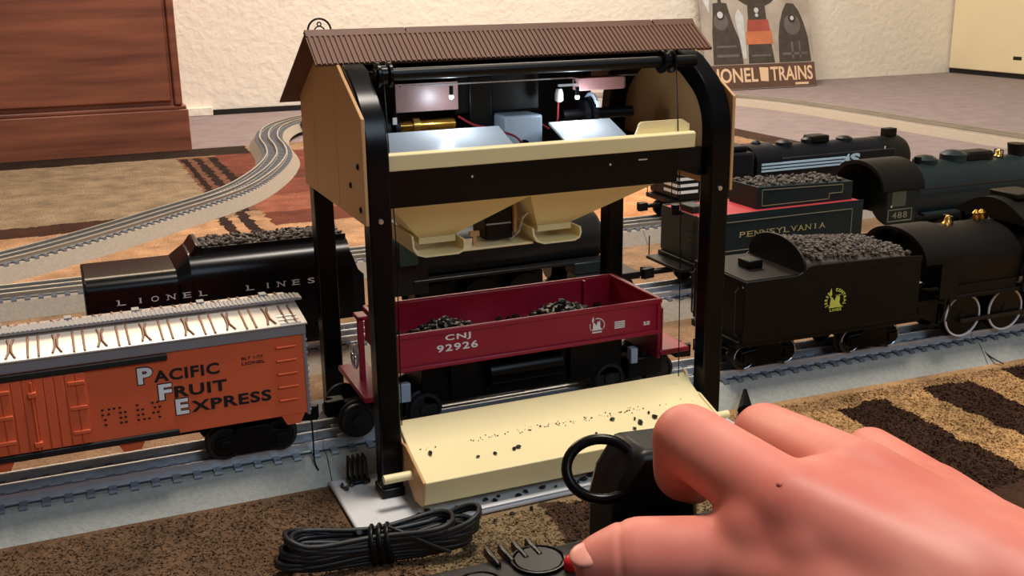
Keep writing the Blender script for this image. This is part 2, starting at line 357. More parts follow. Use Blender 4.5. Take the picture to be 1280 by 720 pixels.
for x0, x1, z0, z1 in ((1.512, 1.580, .085, .092), (1.515, 1.575, .110, .115), (1.716, 1.796, .085, .092), (1.745, 1.752, .075, .12), (1.770, 1.775, .075, .12), (1.62, 1.68, .084, .089)):
    lean(flat(MB(), [(x0, z0), (x1, z0), (x1, z1), (x0, z1)], 2)).build('front_detail', 'p_grey', po)
for poly in ([(1.482, .24), (1.50, .20), (1.508, .26), (1.50, .33)], [(1.70, .225), (1.735, .24), (1.80, .30), (1.81, .33), (1.745, .27)], [(1.593, .08), (1.603, .08), (1.604, .19), (1.590, .21), (1.578, .19)]):
    lean(flat(MB(), poly, 1)).build('smoke_plume', 'p_light', po)
lean(flat(MB(), [(1.606, .116), (1.690, .116), (1.688, .15), (1.608, .15)], 2)).build('centre_engine_stripe', 'p_orange', po)
lean(flat(MB(), [(1.612, .15), (1.684, .15), (1.680, .18), (1.616, .18)], 2)).build('centre_engine_nose', 'p_red', po)
for cx, cz, r in ((1.533, .195, .009), (1.646, .205, .007), (1.646, .192, .005), (1.756, .182, .006)):
    lean(flat(MB(), [(cx + r * math.cos(a * PI / 6), cz + r * math.sin(a * PI / 6)) for a in range(12)], 3)).build('headlight', 'p_light', po)
rg = MB()
for k in range(24):
    a, b2 = 2 * PI * k / 24, 2 * PI * (k + 1) / 24
    flat(rg, [(1.650 + .082 * math.cos(a), .285 + .072 * math.sin(a)), (1.650 + .082 * math.cos(b2), .285 + .072 * math.sin(b2)), (1.650 + .062 * math.cos(b2), .285 + .052 * math.sin(b2)), (1.650 + .062 * math.cos(a), .285 + .052 * math.sin(a))], 2)
flat(rg, [(1.60, .250), (1.606, .246), (1.70, .318), (1.695, .323)], 2); flat(rg, [(1.70, .250), (1.694, .246), (1.60, .318), (1.605, .323)], 2)
lean(rg).build('round_emblem', 'p_dark', po)
lean(flat(MB(), [(1.650 + .062 * math.cos(a * PI / 12), .285 + .052 * math.sin(a * PI / 12)) for a in range(24)], 1)).build('emblem_field', 'p_orange', po)
# small box and white-topped object inside the far loop
sm = thing('small_ornament', (.335, 1.56, -.008), 'small dark ornament with a pale cap inside the far bend', 'ornament')
MB().lathe([(.012, 0), (.022, .004), (.024, .016), (.018, .028), (.008, .033)], (.335, 1.56, -.004), n=16).build('base', 'ringmetal', sm, smooth=40)
MB().lathe([(.008, 0), (.011, .004), (.010, .018), (.004, .022)], (.332, 1.56, .026), n=12).build('cap', 'white', sm, smooth=40)

# ------------------------------------------------------------------ tracks
TIE_SP = .01135
BED = [(-.036, 0), (-.0250, .0140), (-.0232, .0150), (.0232, .0150), (.0250, .0140), (.036, 0)]
RAILP = [(-.0016, .0150), (.0016, .0150), (.0016, .0158), (.0005, .0164), (.0005, .0192), (.0012, .0196), (.0012, .0208), (.0006, .021), (-.0006, .021), (-.0012, .0208), (-.0012, .0196), (-.0005, .0192), (-.0005, .0164), (-.0016, .0158)]
_tie = MB().prism([(-.0248, .0125), (.0248, .0125), (.0248, .0150), (.0240, .0163), (-.0240, .0163), (-.0248, .0150)], 'x', -.0022, .0022).mesh('tie', 'tie')
def straight(x0, x1, y, label, bed='bed', rz=0.0, px=.235):
    xm = (x0 + x1) / 2
    t = thing('track_section', (xm, y - (xm - px) * math.tan(-rz) if rz else y, 0), label, 'track', rz=rz)
    ORG[t] = Vector((xm, y, 0))
    MB().prism([(a + y, b) for a, b in BED], 'x', x0 + .0003, x1 - .0003).build('roadbed', bed, t)
    MB().box(x0 + .0003, x1 - .0003, y - .0190, y + .0190, .0149, .0156).build('ballast_strip', 'ballast', t)
    for dy in (-.0159, 0, .0159):
        MB().prism([(a + y + dy, b) for a, b in RAILP], 'x', x0 + .0002, x1 - .0002).build('rail', 'rail' if y < .4 else 'railfar', t)
    n = int(round((x1 - x0) / TIE_SP)); sp = (x1 - x0) / n
    for i in range(n): inst(_tie, 'tie', t, (x0 + sp * (i + .5), y, 0))
    return t
straight(-.2748, -.0208, 0, 'grey straight track under the orange boxcar')
ls = straight(-.0208, .235, 0, 'grey operating track through the black loader under the red dump car')
for a, b2 in ((.058, .092), (.125, .165)):
    for s in (-1, 1): MB().box(a, b2, s * .0079 - .0055, s * .0079 + .0055, .0152, .0188).build('magnet_plate', 'greysilver', ls, bevel=.0006)
for s in (-1, 1): MB().box(-.01, .225, s * .0079 - .0008, s * .0079 + .0008, .0155, .0198).build('control_rail', 'rail', ls)
straight(.235, .489, 0, 'grey straight track under the black tender with the yellow statue emblem', rz=-.03)
straight(.489, .743, 0, 'grey straight track under the camelback engine with white wheel rims', rz=-.03)
straight(-.26, .05, .19, 'middle straight track under the streamlined black tender', 'bedfar')
straight(.05, .304, .19, 'middle straight track under the black steam engine behind the loader', 'bedfar')
straight(.304, .558, .19, 'middle straight track under the red-decked dark green tender', 'bedfar')
straight(.558, .90, .19, 'middle straight track under the dark green steam engine', 'bedfar')
straight(-.42, .10, .444, 'rear straight track running empty behind the streamlined black tender', 'bedfar')
straight(.10, .45, .444, 'rear straight track running empty behind the loader', 'bedfar')
straight(.45, 1.02, .444, 'rear straight track under the black engine with pale side stripes', 'bedfar')

def curved(name, pts, label, bed='bedfar', ties=True):
    P = catmull(pts, 10); o = P[len(P) // 2].copy(); o.z = 0
    t = thing(name, o, label, 'track')
    def sweep(prof, dz=0, dy=0):
        mb = MB(); vs = []; n = len(prof)
        for k, p in enumerate(P):
            dd = P[min(k + 1, len(P) - 1)] - P[max(k - 1, 0)]; dd.z = 0; dd.normalize(); nr = Vector((-dd.y, dd.x, 0))
            for a, b2 in prof: q = p + nr * (a + dy); vs.append((q.x, q.y, p.z + b2))
        fs = [(k * n + i, k * n + (i + 1) % n, (k + 1) * n + (i + 1) % n, (k + 1) * n + i) for k in range(len(P) - 1) for i in range(n)]
        fs += [tuple(range(n - 1, -1, -1)), tuple(range((len(P) - 1) * n, len(P) * n))]
        return mb.add(vs, fs)
    sweep(BED).build('roadbed', bed, t)
    if ties: sweep([(-.019, .0149), (-.019, .0156), (.019, .0156), (.019, .0149)]).build('ballast_strip', 'ballast', t)
    for dy in (-.0159, 0, .0159): sweep(RAILP, 0, dy).build('rail', 'railfar', t)
    if ties:
        acc = 0.0
        for k in range(len(P) - 1):
            seg = (P[k + 1] - P[k]).length; dd = (P[k + 1] - P[k]).normalized()
            while acc < seg:
                p = P[k] + dd * acc; o2 = inst(_tie, 'tie', t, (p.x, p.y, p.z)); o2.rotation_euler = (0, 0, math.atan2(dd.y, dd.x)); acc += TIE_SP
            acc -= seg
    return t
curved('curved_track', [(-.31, .530, 0), (-.2146, .587, 0), (-.1367, .652, 0), (-.0427, .747, 0), (.0616, .862, 0), (.131, .995, 0), (.178, 1.13, 0), (.197, 1.232, 0), (.211, 1.365, 0), (.243, 1.49, 0), (.293, 1.582, 0), (.36, 1.645, 0), (.48, 1.69, -.004), (.62, 1.70, -.008)],
       'pale curved track winding over the rug to the back left')
curved('curved_track', [(.626, 1.7006, -.008), (.9, 1.75, -.008), (1.15, 1.75, -.008), (1.32, 1.68, -.008), (1.395, 1.55, -.008), (1.42, 1.40, -.008), (1.425, 1.2, -.008), (1.42, 1.0, -.008), (1.42, .78, -.008), (1.41, .5, -.008), (1.36, .25, -.008)],
       'pale curved track on the grey carpet below the tin sign', ties=False)

# ------------------------------------------------------------------ rolling stock helpers
def wheel_mesh(r, name='wheel', w=.006, m='rubber', rim=None):
    return MB().lathe([(.0015, -w / 2 - .001), (r * .35, -w / 2 - .0008), (r * .38, -w / 2 + .0008), (r * .74, -w / 2 + .0008), (r * .8, -w / 2 - .0002), (r * .97, -w / 2), (r, -w / 2 + .0005), (r * .98, w / 2 - .0016), (r * 1.10, w / 2 - .0012), (r * 1.12, w / 2 - .0004), (r * 1.08, w / 2), (.002, w / 2)], (0, 0, 0), 'y', 28).mesh(name, m, smooth=40)
_wh = {}
def truck(root, x, y, zr=.0208, base=.032, r=.0095, m='black', rim_glint=False, framed=True):
    """four wheels, axles, side frames, bolster"""
    t = MB().box(x - .007, x + .007, y - .019, y + .019, zr + r + .001, zr + r + .007).build('truck', m, root, bevel=.0008)
    for s in (-1, 1):
        yy = y + s * (.0225 if framed else .0100)
        prof = [(x - base / 2 - .006, zr + r - .002), (x - base / 2 - .005, zr + r + .005), (x - .011, zr + r + .006), (x - .009, zr + r + .010), (x + .009, zr + r + .010), (x + .011, zr + r + .006), (x + base / 2 + .005, zr + r + .005), (x + base / 2 + .006, zr + r - .002), (x + base / 2 - .004, zr + r - .0045), (x + .010, zr + .0045), (x - .010, zr + .0045), (x - base / 2 + .004, zr + r - .0045)]
        sf = MB().prism(prof, 'y', yy - .0014, yy + .0014).build('side_frame', m, t, bevel=.0004)
        mb = MB()
        for q in (-1, 1): mb.box(x + q * base / 2 - .0035, x + q * base / 2 + .0035, yy - .0028, yy + .0028, zr + r - .003, zr + r + .0035)
        for q in (-.0035, 0, .0035): mb.cyl((x + q, yy - s * .0001, zr + .006), (x + q, yy - s * .0001, zr + r + .005), .0016, n=8)
        mb.build('journal_box', m, t, bevel=.0003)
        key = (round(r, 4), s)
        if key not in _wh:
            w = wheel_mesh(r)
            if s > 0:
                w = w.copy(); w.name = 'wheel'; w.transform(Matrix.Rotation(PI, 4, 'Z'))
            _wh[key] = w
        for q in (-1, 1): inst(_wh[key], 'wheel', t, (x + q * base / 2, y + s * (.0165 if framed else .0178), zr + r))
    if rim_glint:
        mb = MB()
        for q in (-1, 1):
            mb.tube([(x + q * base / 2 + r * .86 * math.cos(a), y - .0203, zr + r + r * .86 * math.sin(a)) for a in [PI * k / 8 for k in range(-4, 9)]], .0005, 5)
        mb.build('wheel_rim', 'steel', t)  # not full rims: open arcs added as highlights on the near wheels
    mb = MB()
    for q in (-1, 1): mb.cyl((x + q * base / 2, y - .0165, zr + r), (x + q * base / 2, y + .0165, zr + r), .0016, n=8)
    mb.build('axle', 'steel', t)
    return t
def coupler(root, x, y, s, z=.036, m='black'):
    c = MB().box(min(x, x + s * .02), max(x, x + s * .02), y - .003, y + .003, z - .002, z + .002).build('coupler', m, root, bevel=.0005)
    MB().prism([(x + s * .020, y - .004), (x + s * .031, y - .006), (x + s * .033, y - .002), (x + s * .026, y), (x + s * .030, y + .005), (x + s * .020, y + .004)], 'z', z - .0045, z + .0045).build('knuckle', m, c, bevel=.0005)
    return c

# ------------------------------------------------------------------ orange boxcar
oc = thing('boxcar', (-.17, 0, .0208), 'orange refrigerator boxcar with silver roof and white initial letters', 'train car')
XL, XR, YS = -.312, -.0315, -.032
MB().box(XL, XR, YS, .032, .047, .0955).build('body', 'orange', oc, bevel=.0006)
# fascia and roof
MB().box(XL - .001, XR + .0015, YS - .0012, .0332, .0955, .1015).build('fascia', 'greysilver', oc, bevel=.0005)
MB().prism([(YS - .0022, .1015), (YS - .0022, .1026), (0, .1068), (.0342, .1026), (.0342, .1015)], 'x', XL - .002, XR + .0025).build('roof', 'silver', oc, bevel=.0003)
MB().box(XL - .004, XR + .006, -.0055, .0055, .1080, .1093).build('running_board', 'greysilver', oc)
ct = MB()
k = XL
while k < XR + .004: ct.box(k, k + .0014, -.0058, .0058, .1093, .1098); k += .0024
ct.build('board_cleats', 'greysilver', oc)
def slope_z(y): return .1027 + (.1068 - .1026) * (1 - abs(y) / .0342)
def rib(pts, r, n='roof_rib', m='silver'):
    return MB().tube([(x, y, slope_z(y) + .0001) for x, y in pts], r, 6).build(n, m, oc, smooth=60)
M['ribbrown'] = mat('brown_seam', (138, 96, 74), 0.5)  # brown for the ribs on the silver roof
k = XR - .0085; i = 0
while k > XL:
    for s in (-1, 1):
        for dx in (0, .0052): MB().box(k + dx - .0007, k + dx + .0007, s * .007 if s > 0 else -.0335, .0335 if s > 0 else -.007, .1030, .1036).build('roof_rib', 'ribbrown', oc) if False else \
            rib([(k + dx, s * .007), (k + dx, s * .033)], .0007, m='ribbrown')
        cx = k + .0137
        if cx < XR - .002:
            rib([(cx - .0018, s * .031), (cx - .0006, s * .024), (cx - .0005, s * .014), (cx - .0012, s * .008)], .0007, m='ribbrown')
            rib([(cx + .0026, s * .031), (cx + .0008, s * .024), (cx + .0007, s * .014), (cx + .0018, s * .008)], .0007, m='ribbrown')
    k -= .0225; i += 1
for z in (.0, .0055, .011): rib([(XR - .0125 + 0, -.0325 + z), (XR - .001, -.0325 + z)], .0006, 'end_rib')
for q in range(8):
    MB().box(XL + .012 + q * .036, XL + .016 + q * .036, .006, .012, .108, .1105).build('board_bracket', 'greysilver', oc)
# ends
MB().box(XR - .0005, XR + .0014, -.0326, .0326, .046, .0957).build('end_panel', 'greysilver', oc, bevel=.0004)
eb = MB()
for z in [.049 + .0039 * q for q in range(12)]:
    for y in (-.0322, .0322): eb.sphere((XR + .0012, y, z), .0009, 6, 4)
    eb.box(XR + .001, XR + .0022, -.026, .026, z - .0009, z + .0006)
eb.build('end_corrugation', 'greysilver', oc)
# side details
for z in (.0575, .0655, .0735, .0815, .0895): MB().tube([(-.0475, YS, z), (-.0475, YS - .0016, z), (-.0365, YS - .0016, z), (-.0365, YS, z)], .0005, 6).build('ladder_rung', 'orange', oc)
MB().box(XL, -.1065, YS - .0022, YS, .0915, .0950).build('door_track', 'inkblack', oc, bevel=.0005)
MB().box(XL, -.104, YS - .0022, YS, .0470, .0503).build('door_sill', 'inkblack', oc, bevel=.0005)
dr = MB().box(-.196, -.1485, YS - .0012, YS, .0505, .0913).build('door', 'orange', oc, bevel=.0003)
for q in range(9): MB().box(-.1955 + q * .0052, -.1955 + q * .0052 + .0046, YS - .0020, YS - .0011, .0510, .0910).build('plank', 'orange', dr, bevel=.0003)
MB().tube([(-.1755, YS - .0032, .052), (-.1755, YS - .0032, .090)], .0007, 6).build('latch_bar', 'orange', dr)
for z in (.055, .083): MB().box(-.1775, -.1735, YS - .0042, YS - .0018, z - .0015, z + .0015).build('latch_bracket', 'orange', dr, bevel=.0003)
for z in (.058, .072, .086):
    MB().box(-.1945, -.186, YS - .003, YS - .0018, z - .001, z + .001).build('hinge', 'orange', dr, bevel=.0002)
    MB().box(-.158, -.1495, YS - .003, YS - .0018, z - .001, z + .001).build('hinge', 'orange', dr, bevel=.0002)
# underside
MB().box(XL + .02, XR - .01, -.008, .008, .036, .047).build('centre_sill', 'black', oc)
for a, b2 in ((-.3, -.272), (-.215, -.188), (-.137, -.122), (-.047, -.0335)):
    MB().prism([(a, .0472), (b2, .0472), (b2 - .003, .0415), (a + .003, .0415)], 'y', YS, YS + .003).build('sill_step', 'orange', oc)
truck(oc, -.0625, 0, r=.0100, base=.032); truck(oc, -.272, 0, r=.0100, base=.032)
coupler(oc, XR - .0205, 0, 1, z=.035)
# lettering
yl = YS - .0001
for ch, a, z, w, h in (('P', -.1228, .0793, .0078, .0092), ('F', -.1128, .0685, .0070, .0090), ('E', -.1046, .0585, .0068, .0090)):
    mb = MB(); text_fit(mb, ch, a - .0005, a + w + .0005, z - .0006, z + h + .0006, yl, offset=.075); mb.build('letter_outline', 'inkblack', oc)
    mb = MB(); text_fit(mb, ch, a, a + w, z, z + h, yl - .0003, offset=.035); mb.build('initial_letter', 'inkwhite', oc)
for wd, a, b2, z in (('ACIFIC', -.1146, -.0795, .0790), ('RUIT', -.1046, -.0760, .0685), ('XPRESS', -.0965, -.0520, .0585)): text_fit(MB(), wd, a, b2, z, z + .0067, yl, offset=.03, space=1.1).build('lettering', 'inkblack', oc)
for wd, b2, z, h in (('LIONEL', -.0540, .0817, .0018), ('BLT 1-77', -.0550, .0848, .0016)): text_fit(MB(), wd, -.0670, b2, z, z + h, yl, offset=.01).build('small_lettering', 'inkblack', oc)
mb = MB()
for r_, row in enumerate(((0, .0035, .006, .009, .018, .026, .0285), (0, .003, .009, .0115, .018, .0205, .027, .0295), (0.001, .009, .0115, .018, .0205, .026, .0285), (.001, .009, .0115, .018, .021, .0235, .029))):
    for q in row: mb.box(-.1432 + q, -.1432 + q + .0013, yl - .0002, yl, .0672 - r_ * .0029, .0672 - r_ * .0029 + .0010)
mb.build('data_marks', 'inkblack', oc)

# ------------------------------------------------------------------ red dump car
dc = thing('dump_car', (.113, 0, .0208), 'dark red dump car with white lettering, part filled with coal', 'train car')
DX0, DX1, DY = .0225, .2025, -.034
for s, nm in ((-1, 'side_panel'), (1, 'side_panel')):
    y0, y1 = sorted((s * .0335, s * .0315)); MB().box(DX0, DX1, y0, y1, .0640, .0862).build(nm, 'red', dc, bevel=.0003)
    yy = s * .034
    MB().box(DX0 - .001, DX1 + .001, yy - .0012, yy + .0012, .0840, .0872).build('top_rail', 'red', dc, bevel=.0006)
    MB().box(DX0 - .001, DX1 + .001, yy - .0012, yy + .0012, .0632, .0660).build('bottom_rail', 'red', dc, bevel=.0006)
    for x in (DX0 + .001, DX1 - .001): MB().box(x - .0012, x + .0012, yy - .0010, yy + .0008, .0655, .0845).build('corner_stake', 'red', dc, bevel=.0003)
for x in (DX0, DX1):
    MB().box(x - .001, x + .001, -.0325, .0325, .0640, .0862).build('end_panel', 'red', dc, bevel=.0003)
    MB().box(x - .0016, x + .0016, -.033, .033, .0845, .0872).build('end_rail', 'red', dc, bevel=.0006)
MB().box(DX0, DX1, -.0325, .0325, .0632, .0668).build('bed_floor', 'red', dc)
MB().box(.178, .1795, .028, .0318, .0668, .086).build('inner_rib', 'red', dc)
MB().box(DX0 + .02, DX1 - .02, -.020, .020, .0335, .0632).build('underframe', 'black', dc, bevel=.001)
MB().cyl((.085, -.0215, .050), (.135, -.0215, .050), .0085, n=16).build('air_cylinder', 'blackgloss', dc, smooth=40)
for a, b2 in ((.06, .078), (.142, .160)): MB().box(a, b2, -.024, -.018, .036, .060).build('support_bracket', 'black', dc, bevel=.0006)
def end_plat(x0, x1, nm):
    p = MB().box(x0, x1, -.032, .032, .0465, .0500).build(nm, 'red', dc, bevel=.0007)
    return p
pl = end_plat(.0025, .021, 'end_platform'); pr = end_plat(.2045, .227, 'end_platform')
MB().box(.2035, .2060, -.030, .030, .0435, .0800).build('bulkhead', 'red', dc, bevel=.0008)
for z in (.056, .062, .068): MB().sphere((.2062, -.026, z), .0012, 8, 6).build('rivet', 'red', dc)
MB().tube([(.2075, -.028, .0475), (.2075, -.028, .078), (.2075, -.02, .080)], .0009, 6).build('grab_rail', 'red', dc)
st = MB().box(.0085, .0120, -.002, .002, .0475, .0905).box(.0085, .0150, -.002, .010, .0885, .0912).build('brake_stand', 'red', dc, bevel=.0005)
MB().tube([(.0055, .0075 * math.cos(a), .066 + .0075 * math.sin(a)) for a in [2 * PI * q / 20 for q in range(20)]], .0008, 6, True).tube([(.0055, -.007, .066), (.0055, .007, .066)], .0006, 5).tube([(.0055, 0, .059), (.0055, 0, .073)], .0006, 5).tube([(.0055, 0, .066), (.009, 0, .066)], .0008, 6).build('brake_wheel', 'steel', dc)
truck(dc, .0225, 0, r=.0107, base=.043, framed=False); truck(dc, .1920, 0, r=.0107, base=.038, framed=False)
MB().box(.1850, .2120, -.0235, -.0195, .0300, .0440).build('drive_housing', 'black', dc, bevel=.0012)
MB().box(.0255, .0335, -.0245, -.020, .040, .052).build('brake_lever', 'motor', dc, bevel=.0005)
MB().box(.186, .191, -.0262, -.020, .0415, .052).build('brake_lever', 'motor', dc, bevel=.0005)
coupler(dc, .214, 0, 1, .036); coupler(dc, .017, 0, -1, .036)
yl = -.0336
for wd, a, b2, z in (('CNJ', .0535, .0700, .0783), ('92926', .0480, .0745, .0724)): text_fit(MB(), wd, a, b2, z, z + .0046, yl, offset=.02, space=1.15).build('lettering', 'inkwhite', dc)
def statue(cx, cz, s, y, m1, m2, parent, words=True):
    """torch-bearing statue emblem in a broken ring"""
    mb = MB()
    def P(poly): mb.prism([(cx + a * s, cz + b2 * s) for a, b2 in poly], 'y', y - .0002, y)
    P([(-.62, -.55), (.78, -.55), (.52, -.38), (.38, -.15), (.42, .25), (.25, .38), (.02, .32), (-.08, -.02), (-.28, .30), (-.42, .34), (-.52, -.1), (-.5, -.3)])
    P([(-.66, .52), (-.50, .42), (-.36, .55), (-.40, .8), (-.46, 1.1), (-.55, .85)])
    P([(-.56, .3), (-.42, .3), (-.46, .46), (-.54, .46)])
    for k in range(-2, 4): P([(.16 + k * .05, .36), (.20 + k * .05, .36), (.18 + k * .12, .55)])
    mb.build('statue_emblem', m1, parent)
    mb = MB()
    if words:
        wd = 'JERSEY CENTRAL'; n = len(wd)
        for i, ch in enumerate(wd):
            if ch == ' ': continue
            a = math.radians(205 - i * 225 / (n - 1)); R_ = .92 * s
            if abs(math.degrees(a) - 122) < 9: continue
            vs, fs = text_mesh(ch, .03, .01); h = .24 * s
            ax = min(v.x for v in vs); bx = max(v.x for v in vs); sc = h / .7; ph = a - PI / 2
            pts = [((v.x - (ax + bx) / 2) * sc, v.y * sc - h / 2, v.z) for v in vs]
            mb.add([(cx + R_ * math.cos(a) + p[0] * math.cos(ph) - p[1] * math.sin(ph), y - (p[2] + .01) * .01, cz + R_ * math.sin(a) + p[0] * math.sin(ph) + p[1] * math.cos(ph)) for p in pts], fs)
        text_fit(mb, 'LINES', cx - .5 * s, cx + .62 * s, cz - .86 * s, cz - .62 * s, y, offset=.03, space=1.2)
    else:
        mb.tube([(cx + .9 * s * math.cos(a), y - .0002, cz + .8 * s * math.sin(a)) for a in [math.radians(q) for q in range(-30, 108, 12)]], .06 * s, 5)
        mb.tube([(cx + .9 * s * math.cos(a), y - .0002, cz + .8 * s * math.sin(a)) for a in [math.radians(q) for q in range(160, 225, 12)]], .06 * s, 5)
        mb.box(cx - .6 * s, cx + .6 * s, y - .0002, y, cz - .86 * s, cz - .70 * s)
    mb.build('emblem_ring', m2, parent)
statue(.1563, .0748, .0058, yl, 'inkwhite', 'inkwhite', dc, False)
mb = MB()
for q in range(4): mb.box(.1690, .1765, yl - .0002, yl, .0708 + q * .0013, .0716 + q * .0013)
mb.box(.1905, .1950, yl - .0002, yl, .0702, .0710).box(.1905, .1920, yl - .0002, yl, .0714, .0726).box(.1928, .1950, yl - .0002, yl, .0714, .0726)
mb.build('data_marks', 'inkwhite', dc)
mb = MB()
for cx, hh, rx in ((.068, .0125, .026), (.152, .0135, .026)):
    for q in range(150):
        a = random.random() * 2 * PI; t = math.sqrt(random.random()); x = cx + rx * t * math.cos(a); y = .009 + .019 * t * math.sin(a)
        z = .0675 + hh * (1 - t) ** .8 * random.uniform(.75, 1.05)
        mb.rock((x, y, z), random.uniform(.0018, .0034))
    mb.lathe([(.022, 0), (.014, hh * .4), (.006, hh * .72), (.001, hh * .8)], (cx, .009, .0668), n=14)
for q in range(70): mb.rock((random.uniform(.03, .195), random.uniform(-.028, .029), .068), random.uniform(.0015, .0028))
mb.build('coal_load', 'coal', dc, kind='stuff')

# ------------------------------------------------------------------ coaling station
cs = thing('coaling_station', (.113, 0, 0), 'model coaling station with brown roof, black posts and cream coal trays', 'toy building')
bp_ = MB().prism([(-.0235, -.110), (.245, -.104), (.245, -.046), (-.0205, -.0365), (-.0235, -.0365)], 'z', .0004, .0036).build('base_plate', 'plate', cs, bevel=.0012)
MB().box(-.0235, .245, .0365, .095, .0004, .0036).build('base_plate', 'plate', cs, bevel=.0012)
MB().prism([(-.0235, -.110), (.245, -.104), (.245, -.100), (-.0235, -.106)], 'z', .0036, .0050).build('base_lip', 'plate', bp_, bevel=.0006)
def post_path(s):
    P = [(.0655, .0036), (.0655, .196)]
    def bez(p, q, r, n): return [((1 - t) ** 2 * p[0] + 2 * t * (1 - t) * q[0] + t * t * r[0], (1 - t) ** 2 * p[1] + 2 * t * (1 - t) * q[1] + t * t * r[1]) for t in [k / n for k in range(1, n + 1)]]
    P += bez((.0655, .196), (.0655, .2165), (.0500, .2275), 9) + bez((.0400, .2345), (.0310, .2395), (.0200, .2395), 4) + [(.001, .2395)]
    return [(s * a, b) for a, b in P]
def bar(mb, P, x0, x1, t):
    """flat bar following a path in YZ"""
    n = len(P); vs = []
    for k in range(n):
        a = Vector(P[max(k - 1, 0)]); b2 = Vector(P[min(k + 1, n - 1)]); dd = (b2 - a).normalized(); nr = Vector((dd.y, -dd.x))
        for x, q in ((x0, 1), (x1, 1), (x1, -1), (x0, -1)): vs.append((x, P[k][0] + nr.x * q * t, P[k][1] + nr.y * q * t))
    fs = [(k * 4 + i, k * 4 + (i + 1) % 4, (k + 1) * 4 + (i + 1) % 4, (k + 1) * 4 + i) for k in range(n - 1) for i in range(4)] + [(0, 1, 2, 3), tuple(range((n - 1) * 4, n * 4))]
    return mb.add(vs, fs)
for x0, x1 in ((.0000, .0125), (.2130, .2260)):
    for s in (-1, 1):
        p = bar(MB(), post_path(s), x0, x1, .0062).build('post', 'blackgloss', cs, bevel=.0010)
        MB().box(x0 - .001, x1 + .0004, s * .0655 - .008, s * .0655 + .008, .0036, .009).build('post_foot', 'black', p, bevel=.001)
        for z in (.165,):
            MB().cyl((x0 + .006, s * .0715, z), (x0 + .006, s * .0732, z), .0014, n=10).build('screw', 'steel', p)
PAN = [(-.0722, .163), (-.0722, .2200), (-.0270, .2447), (.0270, .2447), (.0715, .2200), (.0715, .163)]
for x0, x1 in ((-.0022, -.0002), (.2262, .2282)):
    p = MB().prism(PAN, 'x', x0, x1).build('end_panel', 'panel', cs, bevel=.0004)
    sx = x0 if x0 < 0 else x1
    for y in (-.018, .036): MB().box(sx - .0001, sx + .0001, y - .0003, y + .0003, .166, .236).build('panel_groove', 'panel', p)
    for y, z in ((-.062, .1935), (-.045, .181), (-.064, .1705)): MB().sphere((sx, y, z), .0019, 10, 6, (.6, 1, 1)).build('screw', 'black', p, smooth=60)
# roof
def slab(y0, z0, y1, z1, t, x0, x1, ribs):
    mb = MB(); dd = Vector((y1 - y0, z1 - z0)); dd.normalize(); nr = Vector((-dd.y, dd.x)) if y1 > y0 else Vector((dd.y, -dd.x))
    w = (x1 - x0) / ribs; prof = []
    for i in range(ribs):
        a = x0 + i * w; prof += [(a, .62), (a + w * .22, .62), (a + w * .34, 1), (a + w * .88, 1)]
    prof.append((x1, .5)); n = len(prof)
    for py, pz in ((y0, z0), (y1, z1)):
        for x, h in prof: mb.v.append((x, py + nr.x * t * h, pz + nr.y * t * h))
        for x, h in prof: mb.v.append((x, py, pz))
    m = 2 * n
    for i in range(n - 1):
        mb.f.append((i, i + 1, m + i + 1, m + i)); mb.f.append((n + i, n + i + 1, m + n + i + 1, m + n + i))
        mb.f.append((i, i + 1, n + i + 1, n + i)); mb.f.append((m + i, m + i + 1, m + n + i + 1, m + n + i))
    mb.f.append((0, m, m + n, n)); mb.f.append((n - 1, m + n - 1, m + 2 * n - 1, 2 * n - 1))
    return mb
RX0, RX1 = -.0135, .2395
rf = slab(-.0035, .2592, -.0265, .2440, .0020, RX0, RX1, 84).build('roof_slope', 'roof', cs)
slab(-.0035, .2592, .0800, .2147, .0020, RX0, RX1, 84).build('roof_slope', 'roof', cs)
for a, b2 in ((RX0, .045), (.0455, .2085), (.2095, RX1)): MB().prism([(-.0068, .2592), (-.0035, .2628), (-.0002, .2606), (-.0035, .2590)], 'x', a, b2).build('ridge_cap', 'roof', cs, bevel=.0003)
MB().tube([(-.003 + .0066 * math.cos(a), .004, .2618 + .0066 * math.sin(a)) for a in [PI * q / 14 for q in range(15)]], .0006, 6).build('roof_ring', 'ringmetal', cs)
MB().tube([(-.003 + .0030 * math.cos(a), .004, .2612 + .0030 * math.sin(a)) for a in [PI * q / 10 for q in range(11)]], .0004, 6).tube([(-.003 + .0011 * math.cos(a), .004, .2654 + .0011 * math.sin(a)) for a in [2 * PI * q / 10 for q in range(10)]], .0004, 5, True).build('inner_ring', 'ringmetal', cs)
# beam, lip, bunker
MB().box(.0125, .1930, -.0660, -.0620, .1700, .1905).build('front_beam', 'blackgloss', cs, bevel=.0006)
MB().box(.1926, .2095, -.0656, -.0636, .1768, .1903).build('beam_bracket', 'black', cs, bevel=.0004)
MB().box(.0125, .2130, .0580, .0620, .1700, .1905).build('rear_beam', 'black', cs)
for x in (.0128, .2095): MB().box(x, x + .003, -.062, .058, .172, .188).build('side_beam', 'black', cs)
for x, z in ((.061, .1840), (.147, .184)): MB().cyl((x, -.0665, z), (x, -.0658, z), .0007, n=8).build('beam_screw', 'steel', cs)
MB().box(.1655, .1715, -.0668, -.0658, .1850, .1858).build('beam_pin', 'steel', cs)
lp = MB().prism([(-.0670, .1903), (-.0675, .1990), (-.0655, .2000), (-.0610, .1995), (-.0560, .1903)], 'x', .0128, .2040).build('coal_trough', 'cream', cs, bevel=.0005)
pf = [(.1670, .1990)] + [(.1690 + .003 - .003 * math.cos(a), .2035 + .003 * math.sin(a)) for a in [PI / 2 * q / 5 for q in range(6)]] + [(.1990, .2065), (.2040, .2035), (.2040, .1990)]
